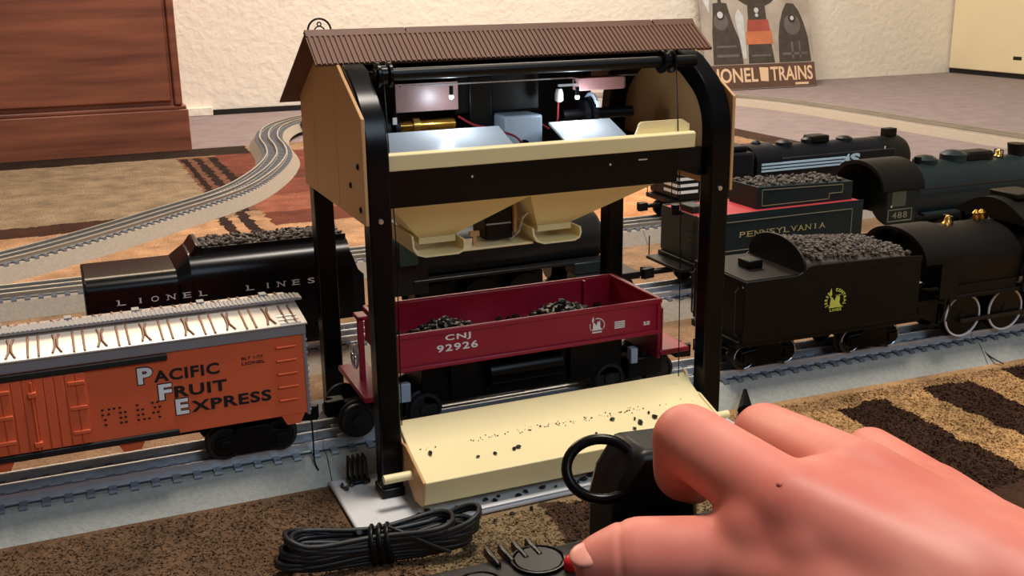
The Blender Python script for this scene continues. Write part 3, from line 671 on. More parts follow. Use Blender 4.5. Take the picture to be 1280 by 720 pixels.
MB().prism(pf, 'y', -.0600, -.0585).build('trough_end', 'cream', lp)
for a, b2 in ((.016, .097), (.130, .172)):
    fl = MB().prism([(-.0562, .1905), (-.0562, .1893), (-.018, .2028), (-.018, .2042)], 'x', a, b2).build('bunker_plate', 'white', cs)
    for q in range(3): MB().sphere((a + (b2 - a) * (.25 + .25 * q), -.042, .1953), .0011, 8, 5, (1, 1, .6)).build('rivet', 'black', fl)
MB().box(.0128, .196, .0545, .0575, .176, .240).build('back_wall', 'black', cs)
MB().box(.0135, .212, -.050, .056, .2395, .2408).build('ceiling_board', 'black', cs)
# chutes
def chute(x0, x1, xb0, xb1):
    T = [(x0, -.056, .1702), (x1, -.056, .1702), (x1, .05, .1702), (x0, .05, .1702)]; B = [(xb0, -.030, .1435), (xb1, -.030, .1435), (xb1, .012, .1435), (xb0, .012, .1435)]
    c = MB().add(T + B, [(0, 1, 5, 4), (1, 2, 6, 5), (2, 3, 7, 6), (3, 0, 4, 7), (4, 5, 6, 7)]).build('chute_hopper', 'cream', cs)
    MB().box(xb0 - .0004, xb1 + .0004, -.0312, .012, .1398, .1436).build('chute_lip', 'cream', c, bevel=.0003)
    hl_ = xb0 < .08
    U = [(xb0 - .0072, .1470 if hl_ else .1440), (xb0 - .0066, .1395), (xb0 - .0040, .1352), (xb0 + .0010, .1335), (xb1 - .0005, .1335), (xb1 + .0030, .1350), (xb1 + .0042, .1385), (xb1 + .0036, .1422)]
    V = [(xb1 + .0024, .1420), (xb1 + .0030, .1388), (xb1 + .0022, .1360), (xb1 - .0008, .1347), (xb0 + .0012, .1347), (xb0 - .0032, .1362), (xb0 - .0054, .1400), (xb0 - .0060, .1470 if hl_ else .1440)]
    MB().prism(U + V, 'y', -.0385, .012).build('chute_gutter', 'cream', c, smooth=40)
    return c
chute(.0150, .1065, .0405, .0625); chute(.1000, .190, .1165, .1385)
MB().box(.0660, .1120, -.0345, -.010, .1335, .1350).build('chute_link', 'cream', cs, bevel=.0004)
MB().box(.0745, .0765, -.030, -.028, .135, .1435).box(.0725, .0785, -.0302, -.0278, .1410, .1440).build('release_tab', 'panel', cs)
MB().box(.0840, .1020, -.026, -.004, .1365, .1560).build('solenoid', 'black', cs, bevel=.001)
MB().box(.0845, .1005, -.0268, -.0255, .1460, .1468).build('solenoid_band', 'motor', cs)
MB().box(.1020, .1040, -.028, -.020, .1400, .1580).build('chute_hook', 'panel', cs, bevel=.0004)
MB().tube(catmull([(.098, -.030, .1365), (.104, -.031, .142), (.107, -.031, .150), (.112, -.031, .1525), (.118, -.0305, .150)], 6), .0006, 6).build('spring_wire', 'steel', cs)
# cross tube, pulleys, strings
MB().cyl((.0125, -.050, .2400), (.2127, -.050, .2400), .0033, n=16).build('cross_tube', 'black', cs, smooth=40)
for x in (.0175, .1925):
    MB().lathe([(.004, -.004), (.0068, -.004), (.0068, -.0025), (.005, -.0015), (.005, .0015), (.0068, .0025), (.0068, .004), (.004, .004)], (x, -.050, .2400), 'x', 18).build('pulley', 'blackgloss', cs, smooth=40)
MB().tube([(.1955, -.0566, .240), (.1960, -.0660, .15), (.1975, -.0668, .045)], .00035, 5).build('string', 'black', cs)
MB().tube([(.0155, -.0566, .240), (.0150, -.0690, .15), (.0145, -.0660, .044)], .00035, 5).build('string', 'black', cs)
# machinery
MB().box(.0385, .0775, -.002, .0, .2135, .2300).build('reflector_plate', 'mauve', cs)
MB().box(.0385, .196, -.012, -.010, .2292, .2300).build('long_rod', 'steel', cs)
wm = MB().cyl((.0385, -.002, .2052), (.0745, -.002, .2052), .0030, n=16)
wm.build('worm_shaft', 'brass', cs, smooth=40)
th = MB()
for q in range(26): th.lathe([(.0030, -.0002), (.0037, 0), (.0030, .0002)], (.040 + q * .00115 + (.004 if q > 6 else 0), -.002, .2052), 'x', 14)
th.build('worm_thread', 'brass', cs)
MB().cyl((.0480, -.002, .2052), (.0520, -.002, .2052), .0046, n=16).build('shaft_collar', 'brass', cs, smooth=40)
for x in (.030, .036): MB().cyl((x - .0015, -.004, .2040), (x + .0015, -.004, .2040), .0105, n=18).build('gear', 'black', cs, smooth=40)
for z in (.1965, .2105): MB().box(.0320, .0345, -.0160, -.0145, z - .002, z + .002).build('gear_key', 'white', cs)
mt = MB().box(.1040, .1290, -.012, .010, .1850, .2085).build('motor', 'motor', cs, bevel=.0015)
MB().cyl((.1160, -.0125, .191), (.1160, -.014, .191), .003, n=12).build('motor_hub', 'black', mt)
MB().box(.0870, .1020, .004, .03, .190, .232).build('motor_mount', 'black', cs, bevel=.001)
MB().box(.078, .135, .006, .030, .2095, .2330).build('gear_case', 'black', cs, bevel=.001)
pk = MB().box(.1500, .1810, -.020, -.010, .2222, .2300).build('circuit_board', 'pink', cs, bevel=.0005)
MB().box(.1812, .1822, -.019, -.013, .2228, .2290).build('board_clip', 'steel', pk)
MB().box(.1375, .1500, -.016, -.014, .2250, .2265).build('board_lead', 'steel', pk)
MB().lathe([(.0012, 0), (.0026, .001), (.0026, .005), (.0018, .008)], (.1390, -.014, .2155), n=12).build('lamp_bulb', 'white', cs, smooth=40)
M['bulb'] = mat('lit_bulb', (240, 244, 255), 0.3); M['bulb'].node_tree.nodes['Principled BSDF'].inputs['Emission Color'].default_value = (.8, .9, 1, 1); M['bulb'].node_tree.nodes['Principled BSDF'].inputs['Emission Strength'].default_value = .8
for x, y, z in ((.1455, -.026, .2195), (.066, -.022, .2235)):  # second bulb is unseen, added to brighten the left bunker plate
    MB().sphere((x, y, z), .0016, 10, 8).build('lamp_bulb', 'bulb', cs, smooth=60); MB().cyl((x, y, z + .001), (x, y, z + .006), .0012, n=10).build('bulb_socket', 'black', cs)
    pl_ = bpy.data.lights.new('bulb_light', 'POINT'); pl_.energy = .022; pl_.color = (.78, .90, 1.0); pl_.shadow_soft_size = .003
    lo = bpy.data.objects.new('bulb_light', pl_); C.objects.link(lo); lo.location = (x, y - .001, z - .0035)
MB().tube([(.1385, -.014, .216), (.1380, -.014, .205), (.1365, -.010, .199)], .0006, 6).build('wire', 'wire', cs)
MB().tube(catmull([(.078, .0, .209), (.086, -.006, .204), (.096, -.012, .2015), (.108, -.0165, .197), (.113, -.0155, .1925)], 6), .0007, 6).build('wire', 'wire', cs)
MB().tube(catmull([(.128, .0, .206), (.131, -.004, .202), (.136, -.006, .1985)], 6), .0006, 6).build('wire', 'wire', cs)
for x, r in ((.1585, .0085), (.1630, .0105)): MB().cyl((x - .0016, -.008, .2065), (x + .0016, -.008, .2065), r, n=20).build('gear', 'black', cs, smooth=40)
MB().cyl((.1440, -.008, .2065), (.1930, -.008, .2065), .0035, n=14).build('drive_shaft', 'black', cs, smooth=40)
for z in (.1995, .2135): MB().box(.1625, .1645, -.0195, -.0180, z - .002, z + .002).build('gear_key', 'white', cs)
MB().tube([(.1630, -.010 + .010 * math.cos(a), .2065 + .0125 * math.sin(a)) for a in [PI * q / 10 for q in range(2, 9)]], .0012, 6).build('belt', 'motor', cs)
MB().prism([(.1700, .1870), (.1760, .1870), (.1700, .2000), (.1660, .2010)], 'y', -.020, -.018).build('chute_arm', 'cream', cs)
# lower tray with dished profile
ty = thing('coal_tray', (.11, -.088, .0036), 'cream hinged tray with coal dust, lying open below the loader', 'tray')
TP = [(-.0585, .0395), (-.0640, .0400), (-.0680, .0385), (-.0760, .0318), (-.0790, .0268), (-.0920, .0222), (-.0905, .0085), (-.1010, .0105), (-.1050, .0245)]
top = [(-.0575, .0425), (-.0800, .0335), (-.1050, .0250)]
MB().prism([(-.0570, .0432), (-.0790, .0330), (-.1062, .0252), (-.1020, .0098), (-.0900, .0080), (-.0880, .0090), (-.0990, .0115), (-.1035, .0240), (-.0780, .0312), (-.0560, .0412)], 'x', .0146, .2075).build('tray_bed', 'cream', ty, bevel=.0006)
for x, m in ((.0131, 'panel'), (.2070, 'cream')):  # left end in tan: its shaded side is put into the colour
    pf = [(-.0560, .0455), (-.0600, .0440), (-.0640, .0375), (-.0690, .0345), (-.0760, .0352), (-.0830, .0330), (-.1062, .0256), (-.1020, .0095), (-.0895, .0075), (-.0700, .0200), (-.0560, .0390)]
    MB().prism(pf, 'x', x, x + .0017).build('tray_end', m, ty, bevel=.0004)
MB().cyl((-.0035, -.0870, .0225), (.0133, -.0870, .0225), .0026, n=14).build('pivot_pin', 'cream', ty, smooth=40)
MB().cyl((.2085, -.0870, .0225), (.222, -.0870, .0225), .0026, n=14).build('pivot_pin', 'cream', ty, smooth=40)
du = MB()
for q in range(170):
    x = random.uniform(.02, .20); y = -.079 + random.gauss(0, .0011); dens = math.exp(-((x - .105) / .05) ** 2)
    if random.random() > .25 + .75 * dens: continue
    z = .0333 + (y + .079) * (.0102 / .022 if y > -.079 else .0078 / .027); du.rock((x, y, z), random.uniform(.0002, .0006))
tag(du.build('coal_dust', 'coal', org=Vector((.11, -.079, .033))), 'thin line of coal dust in the crease of the cream tray', 'coal', kind='stuff')

# spilled coal lumps
def lumps(pts, name, label, group, r0, r1):
    for p in pts:
        mb = MB(); mb.rock(p, random.uniform(r0, r1)); tag(mb.build(name, 'coal', org=Vector(p)), label, 'coal', group)
def tz(y): return .0332 + (y + .079) * (.0078 / .027) + .0008
lumps([(x, y, tz(y)) for x, y in ((.050, -.094), (.0605, -.094), (.0725, -.0935), (.0755, -.0925), (.141, -.084), (.1545, -.0875), (.1560, -.0915), (.166, -.0845), (.1675, -.089), (.1690, -.0930), (.150, -.0955), (.025, -.0845), (.125, -.094))], 'coal_lump', 'black coal crumb lying on the cream tray', 'coal crumbs on the tray', .0011, .0022)
lumps([(x, y, .0046) for x, y in ((-.018, -.048), (-.0125, -.050), (-.0085, -.0465), (-.004, -.049), (.0175, -.0985), (.012, -.101), (.034, -.1005), (.045, -.1035), (.052, -.099), (.0565, -.102), (.0605, -.098), (.071, -.1025), (.077, -.099), (.088, -.0985), (.0955, -.1005), (.104, -.098), (.114, -.0985), (.121, -.0955), (.129, -.098), (.138, -.0965), (.0255, -.1015), (.1085, -.1005), (-.0165, -.052), (.150, -.0975))], 'coal_lump', 'black coal crumb spilled on the white base plate', 'coal crumbs on the base plate', .0013, .0026)
lumps([(x, y, .0012) for x, y in ((.050, -.118), (.062, -.1145), (.074, -.1135), (.080, -.122), (.093, -.126), (.060, -.1255), (.101, -.1165), (-.028, -.128))], 'coal_lump', 'black coal crumb fallen on the rug before the base plate', 'coal crumbs on the rug', .0012, .0022)
# springs/contacts beside the left post foot
sp = thing('contact_clip', (-.008, -.045, .0036), 'small set of brown contact springs beside the left front post', 'clip')
for q in range(4): MB().tube([(-.0125 + q * .0030, -.040, .006), (-.0125 + q * .0030, -.0425, .020), (-.0115 + q * .0030, -.045, .018), (-.0115 + q * .0030, -.047, .0045)], .0009, 6).build('spring', 'ringmetal', sp)
MB().box(-.014, -.001, -.049, -.040, .0036, .0060).build('clip_base', 'black', sp, bevel=.0005)

# ------------------------------------------------------------------ black streamlined tender behind the boxcar
t2 = thing('streamlined_tender', (-.047, .19, .0208), 'black streamlined tender with spaced silver lettering behind the boxcar', 'train car')
HW = .033; YC = .19
def shell(x0, x1, zs, zt, rr, n=8, hw=HW, zb=.044):
    P = [(-hw, zb), (-hw, zs)]
    for k in range(1, n + 1):
        a = PI / 2 * k / n; P.append((-hw + rr * (1 - math.cos(a)), zs + (zt - zs) * math.sin(a)))
    P += [(-p[0], p[1]) for p in reversed(P)]
    return [(p[0] + YC, p[1]) for p in P]
MB().prism(shell(0, 0, .082, .0915, .012), 'x', -.141, -.078).build('rear_deck', 'blackgloss', t2, smooth=50)
MB().prism(shell(0, 0, .082, .1005, .018), 'x', -.070, .047).build('tank_body', 'blackgloss', t2, smooth=50)
a = shell(0, 0, .082, .0915, .012); b2 = shell(0, 0, .082, .1005, .018); n = len(a)
MB().add([(-.080, *p) for p in a] + [(-.0695, *p) for p in b2], [(i, (i + 1) % n, n + (i + 1) % n, n + i) for i in range(n)] + [tuple(range(n)), tuple(range(n, 2 * n))]).build('shoulder', 'blackgloss', t2, smooth=50)
MB().prism([(-.078, .091), (-.068, .101), (-.064, .1065), (-.060, .1065), (-.060, .0985), (-.070, .09)], 'y', YC - .021, YC + .021).build('coal_bulkhead', 'blackgloss', t2, bevel=.001)
for s in (-1, 1): MB().box(-.062, .047, YC + s * .0165 - .001, YC + s * .0165 + .001, .099, .1035).build('bunker_side', 'black', t2)
mb = MB()
for q in range(420): mb.rock((random.uniform(-.060, .045), YC + random.uniform(-.0145, .0145), .1025 + random.uniform(0, .0025)), random.uniform(.0016, .0028))
mb.box(-.061, .046, YC - .015, YC + .015, .099, .1025); mb.build('coal_load', 'browncoal', t2, kind='stuff', label='brownish coal load')
MB().box(-.141, .047, YC - .031, YC + .031, .0405, .0445).build('frame', 'black', t2)
MB().prism([(.047, .044), (.056, .044), (.056, .074), (.052, .078), (.047, .092)], 'y', YC - .032, YC - .026).build('cab_step', 'black', t2)
MB().box(-.1425, -.1405, YC - .030, YC + .030, .046, .090).build('rear_panel', 'black', t2, bevel=.001)
for q in range(7): MB().sphere((-.1415, YC - HW + .0008, .050 + q * .006), .0008, 6, 4).build('rivet', 'black', t2)
for wd, a, b2 in (('LIONEL', -.1215, -.0578), ('LINES', -.0321, .0205)): serif_fit(MB(), wd, a, b2, .0720, .0760, YC - HW - .0001, .46).build('lettering', 'inksilver', t2)
truck(t2, -.105, YC, r=.009, base=.034); truck(t2, .008, YC, r=.009, base=.034)
coupler(t2, -.136, YC, -1, .035)

# ------------------------------------------------------------------ black steam engine behind the loader
def driver_mesh(r, m='black'):
    mb = MB().lathe([(r * .86, -.003), (r, -.003), (r, .0015), (r * 1.08, .0015), (r * 1.08, .003), (r * .86, .003), (r * .84, 0)], (0, 0, 0), 'y', 32)
    mb.lathe([(.001, -.0036), (r * .22, -.0036), (r * .24, .002), (.001, .002)], (0, 0, 0), 'y', 14)
    for k in range(12):
        a = 2 * PI * k / 12; mb.cyl((r * .2 * math.cos(a), 0, r * .2 * math.sin(a)), (r * .88 * math.cos(a), 0, r * .88 * math.sin(a)), .0011, n=6)
    return mb.mesh('driving_wheel', m, smooth=35)
def loco_running_gear(t, xs, yc, r, zr=.0208, rim=None, m='black'):
    me = driver_mesh(r); me2 = me.copy(); me2.transform(Matrix.Rotation(PI, 4, 'Z')); me2.name = 'driving_wheel'
    for x in xs:
        for s in (-1, 1):
            w = inst(me if s < 0 else me2, 'driving_wheel', t, (x, yc + s * .0175, zr + r))
            if rim and s < 0:
                o = MB().tube([(x + r * .985 * math.cos(a), yc - .0207, zr + r + r * .985 * math.sin(a)) for a in [2 * PI * q / 40 for q in range(40)]], rim, 6, True).build('wheel_rim', 'inkwhite', t, smooth=60)
    for s in (-1, 1): MB().box(xs[0] - .004, xs[-1] + .004, yc + s * .0225 - .0012, yc + s * .0225 + .0012, zr + r - .0052, zr + r - .0018).build('side_rod', 'ringmetal', t, bevel=.0005)
    MB().box(xs[0] - .015, xs[-1] + .02, yc - .010, yc + .010, zr + r * .5, zr + r * 1.9).build('frame', 'black', t)
L2 = thing('steam_engine', (.17, .19, .0208), 'black steam engine on the middle track behind the loader', 'locomotive')
MB().lathe([(.0245, .104), (.0255, .15), (.0245, .200), (.0235, .262), (.0215, .2665), (.014, .2690), (.001, .2695)], (0, YC, .0765), 'x', 32).build('boiler', 'blackmetal', L2, smooth=40)
P = [(-.031, .052), (-.031, .088)] + [(-.031 * math.cos(a), .088 + .022 * math.sin(a)) for a in [PI * q / 12 for q in range(1, 12)]] + [(.031, .088), (.031, .052)]
MB().prism([(p[0] + YC, p[1]) for p in P], 'x', .080, .108).build('cab', 'blackmetal', L2, smooth=40)
for s in (-1, 1): MB().box(.085, .100, YC + s * .0312 - .0006, YC + s * .0312 + .0006, .076, .094).build('cab_window', 'glass', L2)
for s in (-1, 1): MB().box(.096, .272, YC + s * .026 - .006, YC + s * .026 + .006, .0605, .0630).build('running_board', 'blackmetal', L2, bevel=.0005)
for x, h, r in ((.235, .112, .008), (.190, .108, .010), (.150, .109, .009)): MB().lathe([(r, .094), (r, h - .004), (r * .6, h), (.001, h + .001)], (x, YC, 0), 'z', 18).build('dome' if x < .22 else 'smoke_stack', 'blackmetal', L2, smooth=40)
for s in (-1, 1):
    MB().cyl((.236, YC + s * .025, .045), (.262, YC + s * .025, .045), .010, n=16).build('steam_cylinder', 'blackmetal', L2, smooth=40)
    MB().box(.234, .264, YC + s * .025 - .009, YC + s * .025 + .009, .052, .062).build('steam_chest', 'greenblack', L2, bevel=.001)
MB().box(.262, .300, YC - .028, YC + .028, .040, .046).build('pilot_deck', 'black', L2, bevel=.0008)
MB().prism([(.278, .026), (.302, .024), (.292, .040), (.278, .040)], 'y', YC - .026, YC + .026).build('pilot', 'black', L2)
loco_running_gear(L2, [.118, .157, .196], YC, .0172)
truck(L2, .246, YC, r=.0075, base=.026)

# ------------------------------------------------------------------ dark green tender with red deck
t3 = thing('red_decked_tender', (.443, .19, .0208), 'dark green tender with red deck and gold lettering', 'train car')
MB().box(.355, .532, YC - .0325, YC + .0325, .0475, .0870).build('tank_body', 'greenblack', t3, bevel=.0008)
MB().box(.3565, .5305, YC - .031, YC + .031, .0868, .0877).build('deck', 'reddeck', t3, label='red deck')
for s in (-1, 1): MB().box(.355, .532, YC + s * .0318 - .0007, YC + s * .0318 + .0007, .0868, .0886).build('deck_rim', 'greenblack', t3)
MB().box(.355, .3564, YC - .0325, YC + .0325, .0868, .0886).build('deck_rim', 'greenblack', t3)
bk = MB().prism([(.421, .0870), (.527, .0870), (.527, .1050), (.421, .1080)], 'y', YC - .022, YC + .022).build('coal_bunker', 'greenblack', t3, bevel=.0006)
mb = MB()
for q in range(260):
    x = random.uniform(.423, .522); mb.rock((x, YC + random.uniform(-.020, .020), .1078 - (x - .421) * .03 + random.uniform(0, .0025)), random.uniform(.0016, .003))
mb.build('coal_load', 'browncoal', t3, kind='stuff', label='brown coal load')
def outline(pts, y, w, name, parent, m='outline'):
    mb = MB(); n = len(pts)
    for i in range(n): mb.tube([(pts[i][0], y, pts[i][1]), (pts[(i + 1) % n][0], y, pts[(i + 1) % n][1])], w, 4)
    return mb.build(name, m, parent)
outline([(.372, .0555), (.519, .0555), (.519, .0815), (.372, .0815)], YC - .0327, .0004, 'side_pinstripe', t3)
outline([(.426, .0905), (.500, .0905), (.500, .0955), (.515, .0955), (.515, .1028), (.426, .1050)], YC - .0222, .0004, 'bunker_pinstripe', t3)
mb = MB(); serif_fit(mb, 'PENNSYLVANIA', .3965, .4885, .0668, .0718, YC - .0327, .74); mb.build('lettering', 'inkgold', t3)
MB().box(.351, .536, YC - .030, YC + .030, .0415, .0475).build('frame', 'black', t3, bevel=.0006)
for q in range(6): MB().tube([(.3545, YC - .026, .050 + q * .0060), (.3525, YC - .026, .050 + q * .0060), (.3525, YC - .018, .050 + q * .0060), (.3545, YC - .018, .050 + q * .0060)], .0006, 5).build('ladder_rung', 'black', t3)
MB().tube([(.354, YC - .029, .052), (.352, YC - .029, .056), (.352, YC - .029, .086), (.354, YC - .029, .090)], .0006, 6).build('grab_rail', 'ringmetal', t3)
MB().box(.360, .374, YC - .012, YC + .008, .0877, .0940).build('water_hatch', 'greenblack', t3, bevel=.001)
MB().cyl((.3525, YC + .004, .085), (.3525, YC + .004, .094), .004, n=12).build('rear_lamp', 'black', t3)
for y in (-.027, .027): MB().tube([(.340, YC + y, .044), (.340, YC + y, .062)], .0006, 5).build('rear_handrail', 'black', t3)
MB().box(.338, .356, YC - .029, YC + .029, .0405, .0435).build('rear_step', 'black', t3, bevel=.0005)
truck(t3, .387, YC, r=.0095, base=.034); truck(t3, .492, YC, r=.0095, base=.034)
coupler(t3, .348, YC, -1, .036)

# ------------------------------------------------------------------ dark green steam engine (right)
L3 = thing('steam_engine', (.70, .19, .0208), 'dark green steam engine with brass bell ahead of the red-decked tender', 'locomotive')
MB().lathe([(.0305, .592), (.0305, .66), (.029, .74), (.0275, .90), (.022, .905)], (0, YC, .0815), 'x', 32).build('boiler', 'greenblack', L3, smooth=40)
P = [(-.031, .062), (-.031, .0945)] + [(-.034 * math.cos(a), .0945 + .023 * math.sin(a)) for a in [PI * q / 12 for q in range(1, 12)]] + [(.031, .0945), (.031, .062)]
RP = [(-.0335, .0930)] + [(-.0355 * math.cos(a), .0945 + .0245 * math.sin(a)) for a in [PI * q / 12 for q in range(0, 13)]] + [(.0335, .0930)] + [(.0335 * math.cos(a), .0930 + .0225 * math.sin(a)) for a in [PI * q / 12 for q in range(1, 12)]]
for s in (-1, 1): 
    c = MB().box(.560, .594, YC + s * .031 - .001, YC + s * .031 + .001, .062, .0950).build('cab_side', 'greenblack', L3, bevel=.0004)
MB().prism([(p[0] + YC, p[1]) for p in RP], 'x', .552, .601).build('cab_roof', 'brownblack', L3, smooth=40)
MB().prism([(p[0] + YC, p[1]) for p in P], 'x', .590, .594).build('cab_front', 'greenblack', L3)
MB().box(.5655, .582, YC - .0323, YC - .0315, .0785, .0930).build('cab_window', 'glass', L3)
MB().box(.5640, .5660, YC - .0327, YC - .0313, .0780, .0800).build('arm_rest', 'steel', L3)
outline([(.562, .0645), (.590, .0645), (.590, .0755), (.562, .0755)], YC - .0321, .0005, 'plate_border', L3)
mb = MB(); text_fit(mb, '488', .567, .585, .0670, .0730, YC - .0321, offset=.01, space=1.2); mb.build('lettering', 'outline', L3)
for s in (-1, 1): MB().box(.604, .90, YC + s * .029 - .006, YC + s * .029 + .006, .066, .069).build('running_board', 'greenblack', L3, bevel=.0005)
MB().tube([(.604, YC - .0315, .0925), (.90, YC - .0295, .090)], .0007, 6).build('handrail', 'ringmetal', L3)
for x, r, h in ((.632, .012, .1175), (.668, .013, .1200), (.704, .011, .1165)): MB().lathe([(r * 1.1, .102), (r, .108), (r, h - .003), (r * .6, h), (.001, h + .001)], (x, YC, 0), 'z', 18).build('dome', 'brownblack' if x > .69 else 'greenblack', L3, smooth=40)
MB().box(.676, .712, YC - .010, YC + .010, .108, .1185).build('sand_box', 'brownblack', L3, bevel=.003)
MB().cyl((.619, YC - .004, .109), (.619, YC - .004, .118), .0035, n=10).build('safety_valve', 'brownblack', L3)
def bell(x, y, z, s, parent):
    MB().lathe([(.0005, s * 1.5), (s * .35, s * 1.4), (s * .55, s * .9), (s * .65, s * .4), (s, 0), (s * .8, 0)], (x, y, z), 'z', 16).build('bell', 'brass', parent, smooth=50, label='brass bell')
    MB().tube([(x, y - s * 1.2, z - s * .3), (x, y - s * 1.2, z + s * 1.3), (x, y + s * 1.2, z + s * 1.3), (x, y + s * 1.2, z - s * .3)], s * .16, 6).build('bell_yoke', 'black', parent)
bell(.7235, YC - .004, .1115, .0046, L3)
MB().lathe([(.009, .104), (.008, .110), (.0095, .1215), (.007, .1215)], (.752, YC, 0), 'z', 18).build('smoke_stack', 'brownblack', L3, smooth=40)
loco_running_gear(L3, [.64, .685, .73, .775], YC, .0185)
truck(L3, .585, YC, r=.009, base=.022)

# ------------------------------------------------------------------ black striped engine and tender on the rear track
YC3 = .444
t4 = thing('striped_tender', (.53, YC3, .0208), 'blue-black tender with four white stripes wrapping its rear end', 'train car')
MB().box(.490, .592, YC3 - .032, YC3 + .032, .046, .0935).build('tank_body', 'blueblack', t4, bevel=.003)
for q in range(4):
    z = .0530 + q * .0075
    MB().box(.4892, .4903, YC3 - .030, YC3 - .002, z, z + .0034).build('white_stripe', 'inkwhite', t4, label='white stripe')
    MB().box(.4905, .516, YC3 - .0324, YC3 - .0319, z, z + .0034).build('white_stripe', 'inkwhite', t4, label='white stripe')
MB().box(.53, .588, YC3 - .024, YC3 + .024, .0935, .100).build('coal_bunker', 'blueblack', t4, bevel=.002)
MB().box(.484, .594, YC3 - .029, YC3 + .029, .041, .046).build('frame', 'black', t4)
MB().tube([(.484, YC3 - .028, .044), (.484, YC3 - .028, .070)], .0006, 5).tube([(.484, YC3 + .026, .044), (.484, YC3 + .026, .074)], .0006, 5).build('handrail', 'black', t4)
truck(t4, .513, YC3, r=.009, base=.034); truck(t4, .568, YC3, r=.009, base=.034)
coupler(t4, .488, YC3, -1, .036)
L4 = thing('striped_engine', (.72, YC3, .0208), 'black engine with pale blue side stripes and grey smokebox on the rear track', 'locomotive')
MB().lathe([(.0255, .628), (.026, .70), (.0255, .790)], (0, YC3, .0685), 'x', 32).build('boiler', 'blueblack', L4, smooth=40)
MB().lathe([(.0258, .790), (.0258, .826), (.023, .8315), (.010, .833), (.001, .833)], (0, YC3, .0685), 'x', 32).build('smokebox', 'brownblack', L4, smooth=40, label='dull grey-brown smokebox')
P = [(-.031, .050), (-.031, .080)] + [(-.031 * math.cos(a), .080 + .018 * math.sin(a)) for a in [PI * q / 10 for q in range(1, 10)]] + [(.031, .080), (.031, .050)]
MB().prism([(p[0] + YC3, p[1]) for p in P], 'x', .596, .632).build('cab', 'blueblack', L4, smooth=40)
MB().box(.632, .800, YC3 - .0300, YC3 - .024, .052, .0830).build('side_skirt', 'blueblack', L4, bevel=.001)
for q, z in enumerate((.0690, .0728, .0766)): MB().box(.602, .715 + q * .004, YC3 - .0322, YC3 - .0300, z, z + .0022).build('pale_stripe', 'inkblue', L4, label='pale blue stripe')
mb = MB(); mb.prism([(.712, .0690), (.725, .0780), (.728, .0815), (.730, .0695), (.724, .074)], 'y', YC3 - .0317, YC3 - .0302)
text_fit(mb, 'S', .731, .746, .0680, .0815, YC3 - .0302, offset=.05); mb.build('swoosh_mark', 'inkblue', L4, label='pale blue swoosh mark')
for x, h, r in ((.615, .101, .006), (.655, .099, .010), (.69, .100, .008), (.745, .098, .010)): MB().lathe([(r * 1.1, .090), (r, h - .002), (r * .6, h), (.001, h + .0008)], (x, YC3, 0), 'z', 16).build('dome', 'blueblack', L4, smooth=40)
MB().box(.69, .715, YC3 - .010, YC3 + .010, .0935, .1025).build('sand_box', 'brownblack', L4, bevel=.002)
hd = MB().box(.806, .822, YC3 - .006, YC3 + .006, .0935, .1035).build('headlight', 'brownblack', L4, bevel=.001)
MB().cyl((.786, YC3 - .027, .072), (.786, YC3 - .027, .086), .0008, n=6).build('flag_staff', 'inkwhite', L4)
loco_running_gear(L4, [.66, .705, .75], YC3, .0175)
truck(L4, .80, YC3, r=.0075, base=.026)

# ------------------------------------------------------------------ front-right: black tender with statue emblem (this track leans 0.03 rad)
RZ = -.03
def rthing(name, x, label, cat):
    t = thing(name, (x, (x - .235) * math.tan(RZ), .0208), label, cat, rz=RZ); ORG[t] = Vector((x, 0, .0208)); return t
t5 = rthing('coal_tender', .345, 'brown-black tender with yellow statue emblem right of the loader', 'train car')
TX0, TX1, TY = .269, .418, -.0335
MB().box(TX0, TX1, TY, .0335, .0465, .0900).build('tank_body', 'brownblack', t5, bevel=.0008)
for s in (-1, 1):
    yy = s * .0330
    MB().prism([(.309, .0895), (.313, .0905), (.3165, .0925), (.3195, .0952), (.324, .0958), (.396, .0945), (.418, .0930), (.418, .0895)], 'y', yy - .0008, yy + .0008).build('bunker_side', 'brownblack', t5, bevel=.0003)
MB().box(TX0 + .001, .318, -.0325, .0325, .0898, .0906).build('rear_deck', 'brownblack', t5)
P = [(-.0335, .090)] + [(-.0335 * math.cos(a), .0945 + .0165 * math.sin(a)) for a in [PI * q / 20 for q in range(0, 21)]] + [(.0335, .090)]
MB().prism(P, 'x', .3155, .3180).build('coal_bulkhead', 'black', t5, smooth=30)
MB().tube([(.3165, -.0335 * math.cos(a), .0945 + .0165 * math.sin(a)) for a in [PI * q / 24 for q in range(25)]], .0010, 6).build('bulkhead_rim', 'brownblack', t5)
mb = MB()
for q in range(620):
    x = random.uniform(.3185, .410); u = (x - .3185) / .0915; y = random.uniform(-.030, .030)
    top = .0940 + (.0145 * (1 - u) + .0035 * u) * math.sqrt(max(0, 1 - (y / .034) ** 2))
    mb.rock((x, y, top - .0008 + random.uniform(0, .0012)), random.uniform(.0012, .0024))
R1 = [(-.031 * math.cos(PI * q / 12), .0935 + .0135 * math.sin(PI * q / 12)) for q in range(13)]; R2 = [(-.031 * math.cos(PI * q / 12), .0925 + .004 * math.sin(PI * q / 12)) for q in range(13)]
mb.add([(.3182, *p) for p in R1] + [(.410, *p) for p in R2], [(i, i + 1, 14 + i, 13 + i) for i in range(12)])
mb.build('coal_load', 'browncoal', t5, kind='stuff', label='grey-brown coal load')
MB().box(.288, .300, -.008, .006, .0906, .0965).build('water_hatch', 'black', t5, bevel=.0008)
MB().box(TX0 - .003, TX1 + .006, -.030, .030, .0415, .0468).build('frame', 'black', t5, bevel=.0006)
MB().sphere((.2695, -.031, .0855), .0010, 8, 6).build('marker_stud', 'steel', t5)
statue(.3440, .0680, .0088, TY - .0001, 'inkyellow', 'inkyellow', t5)
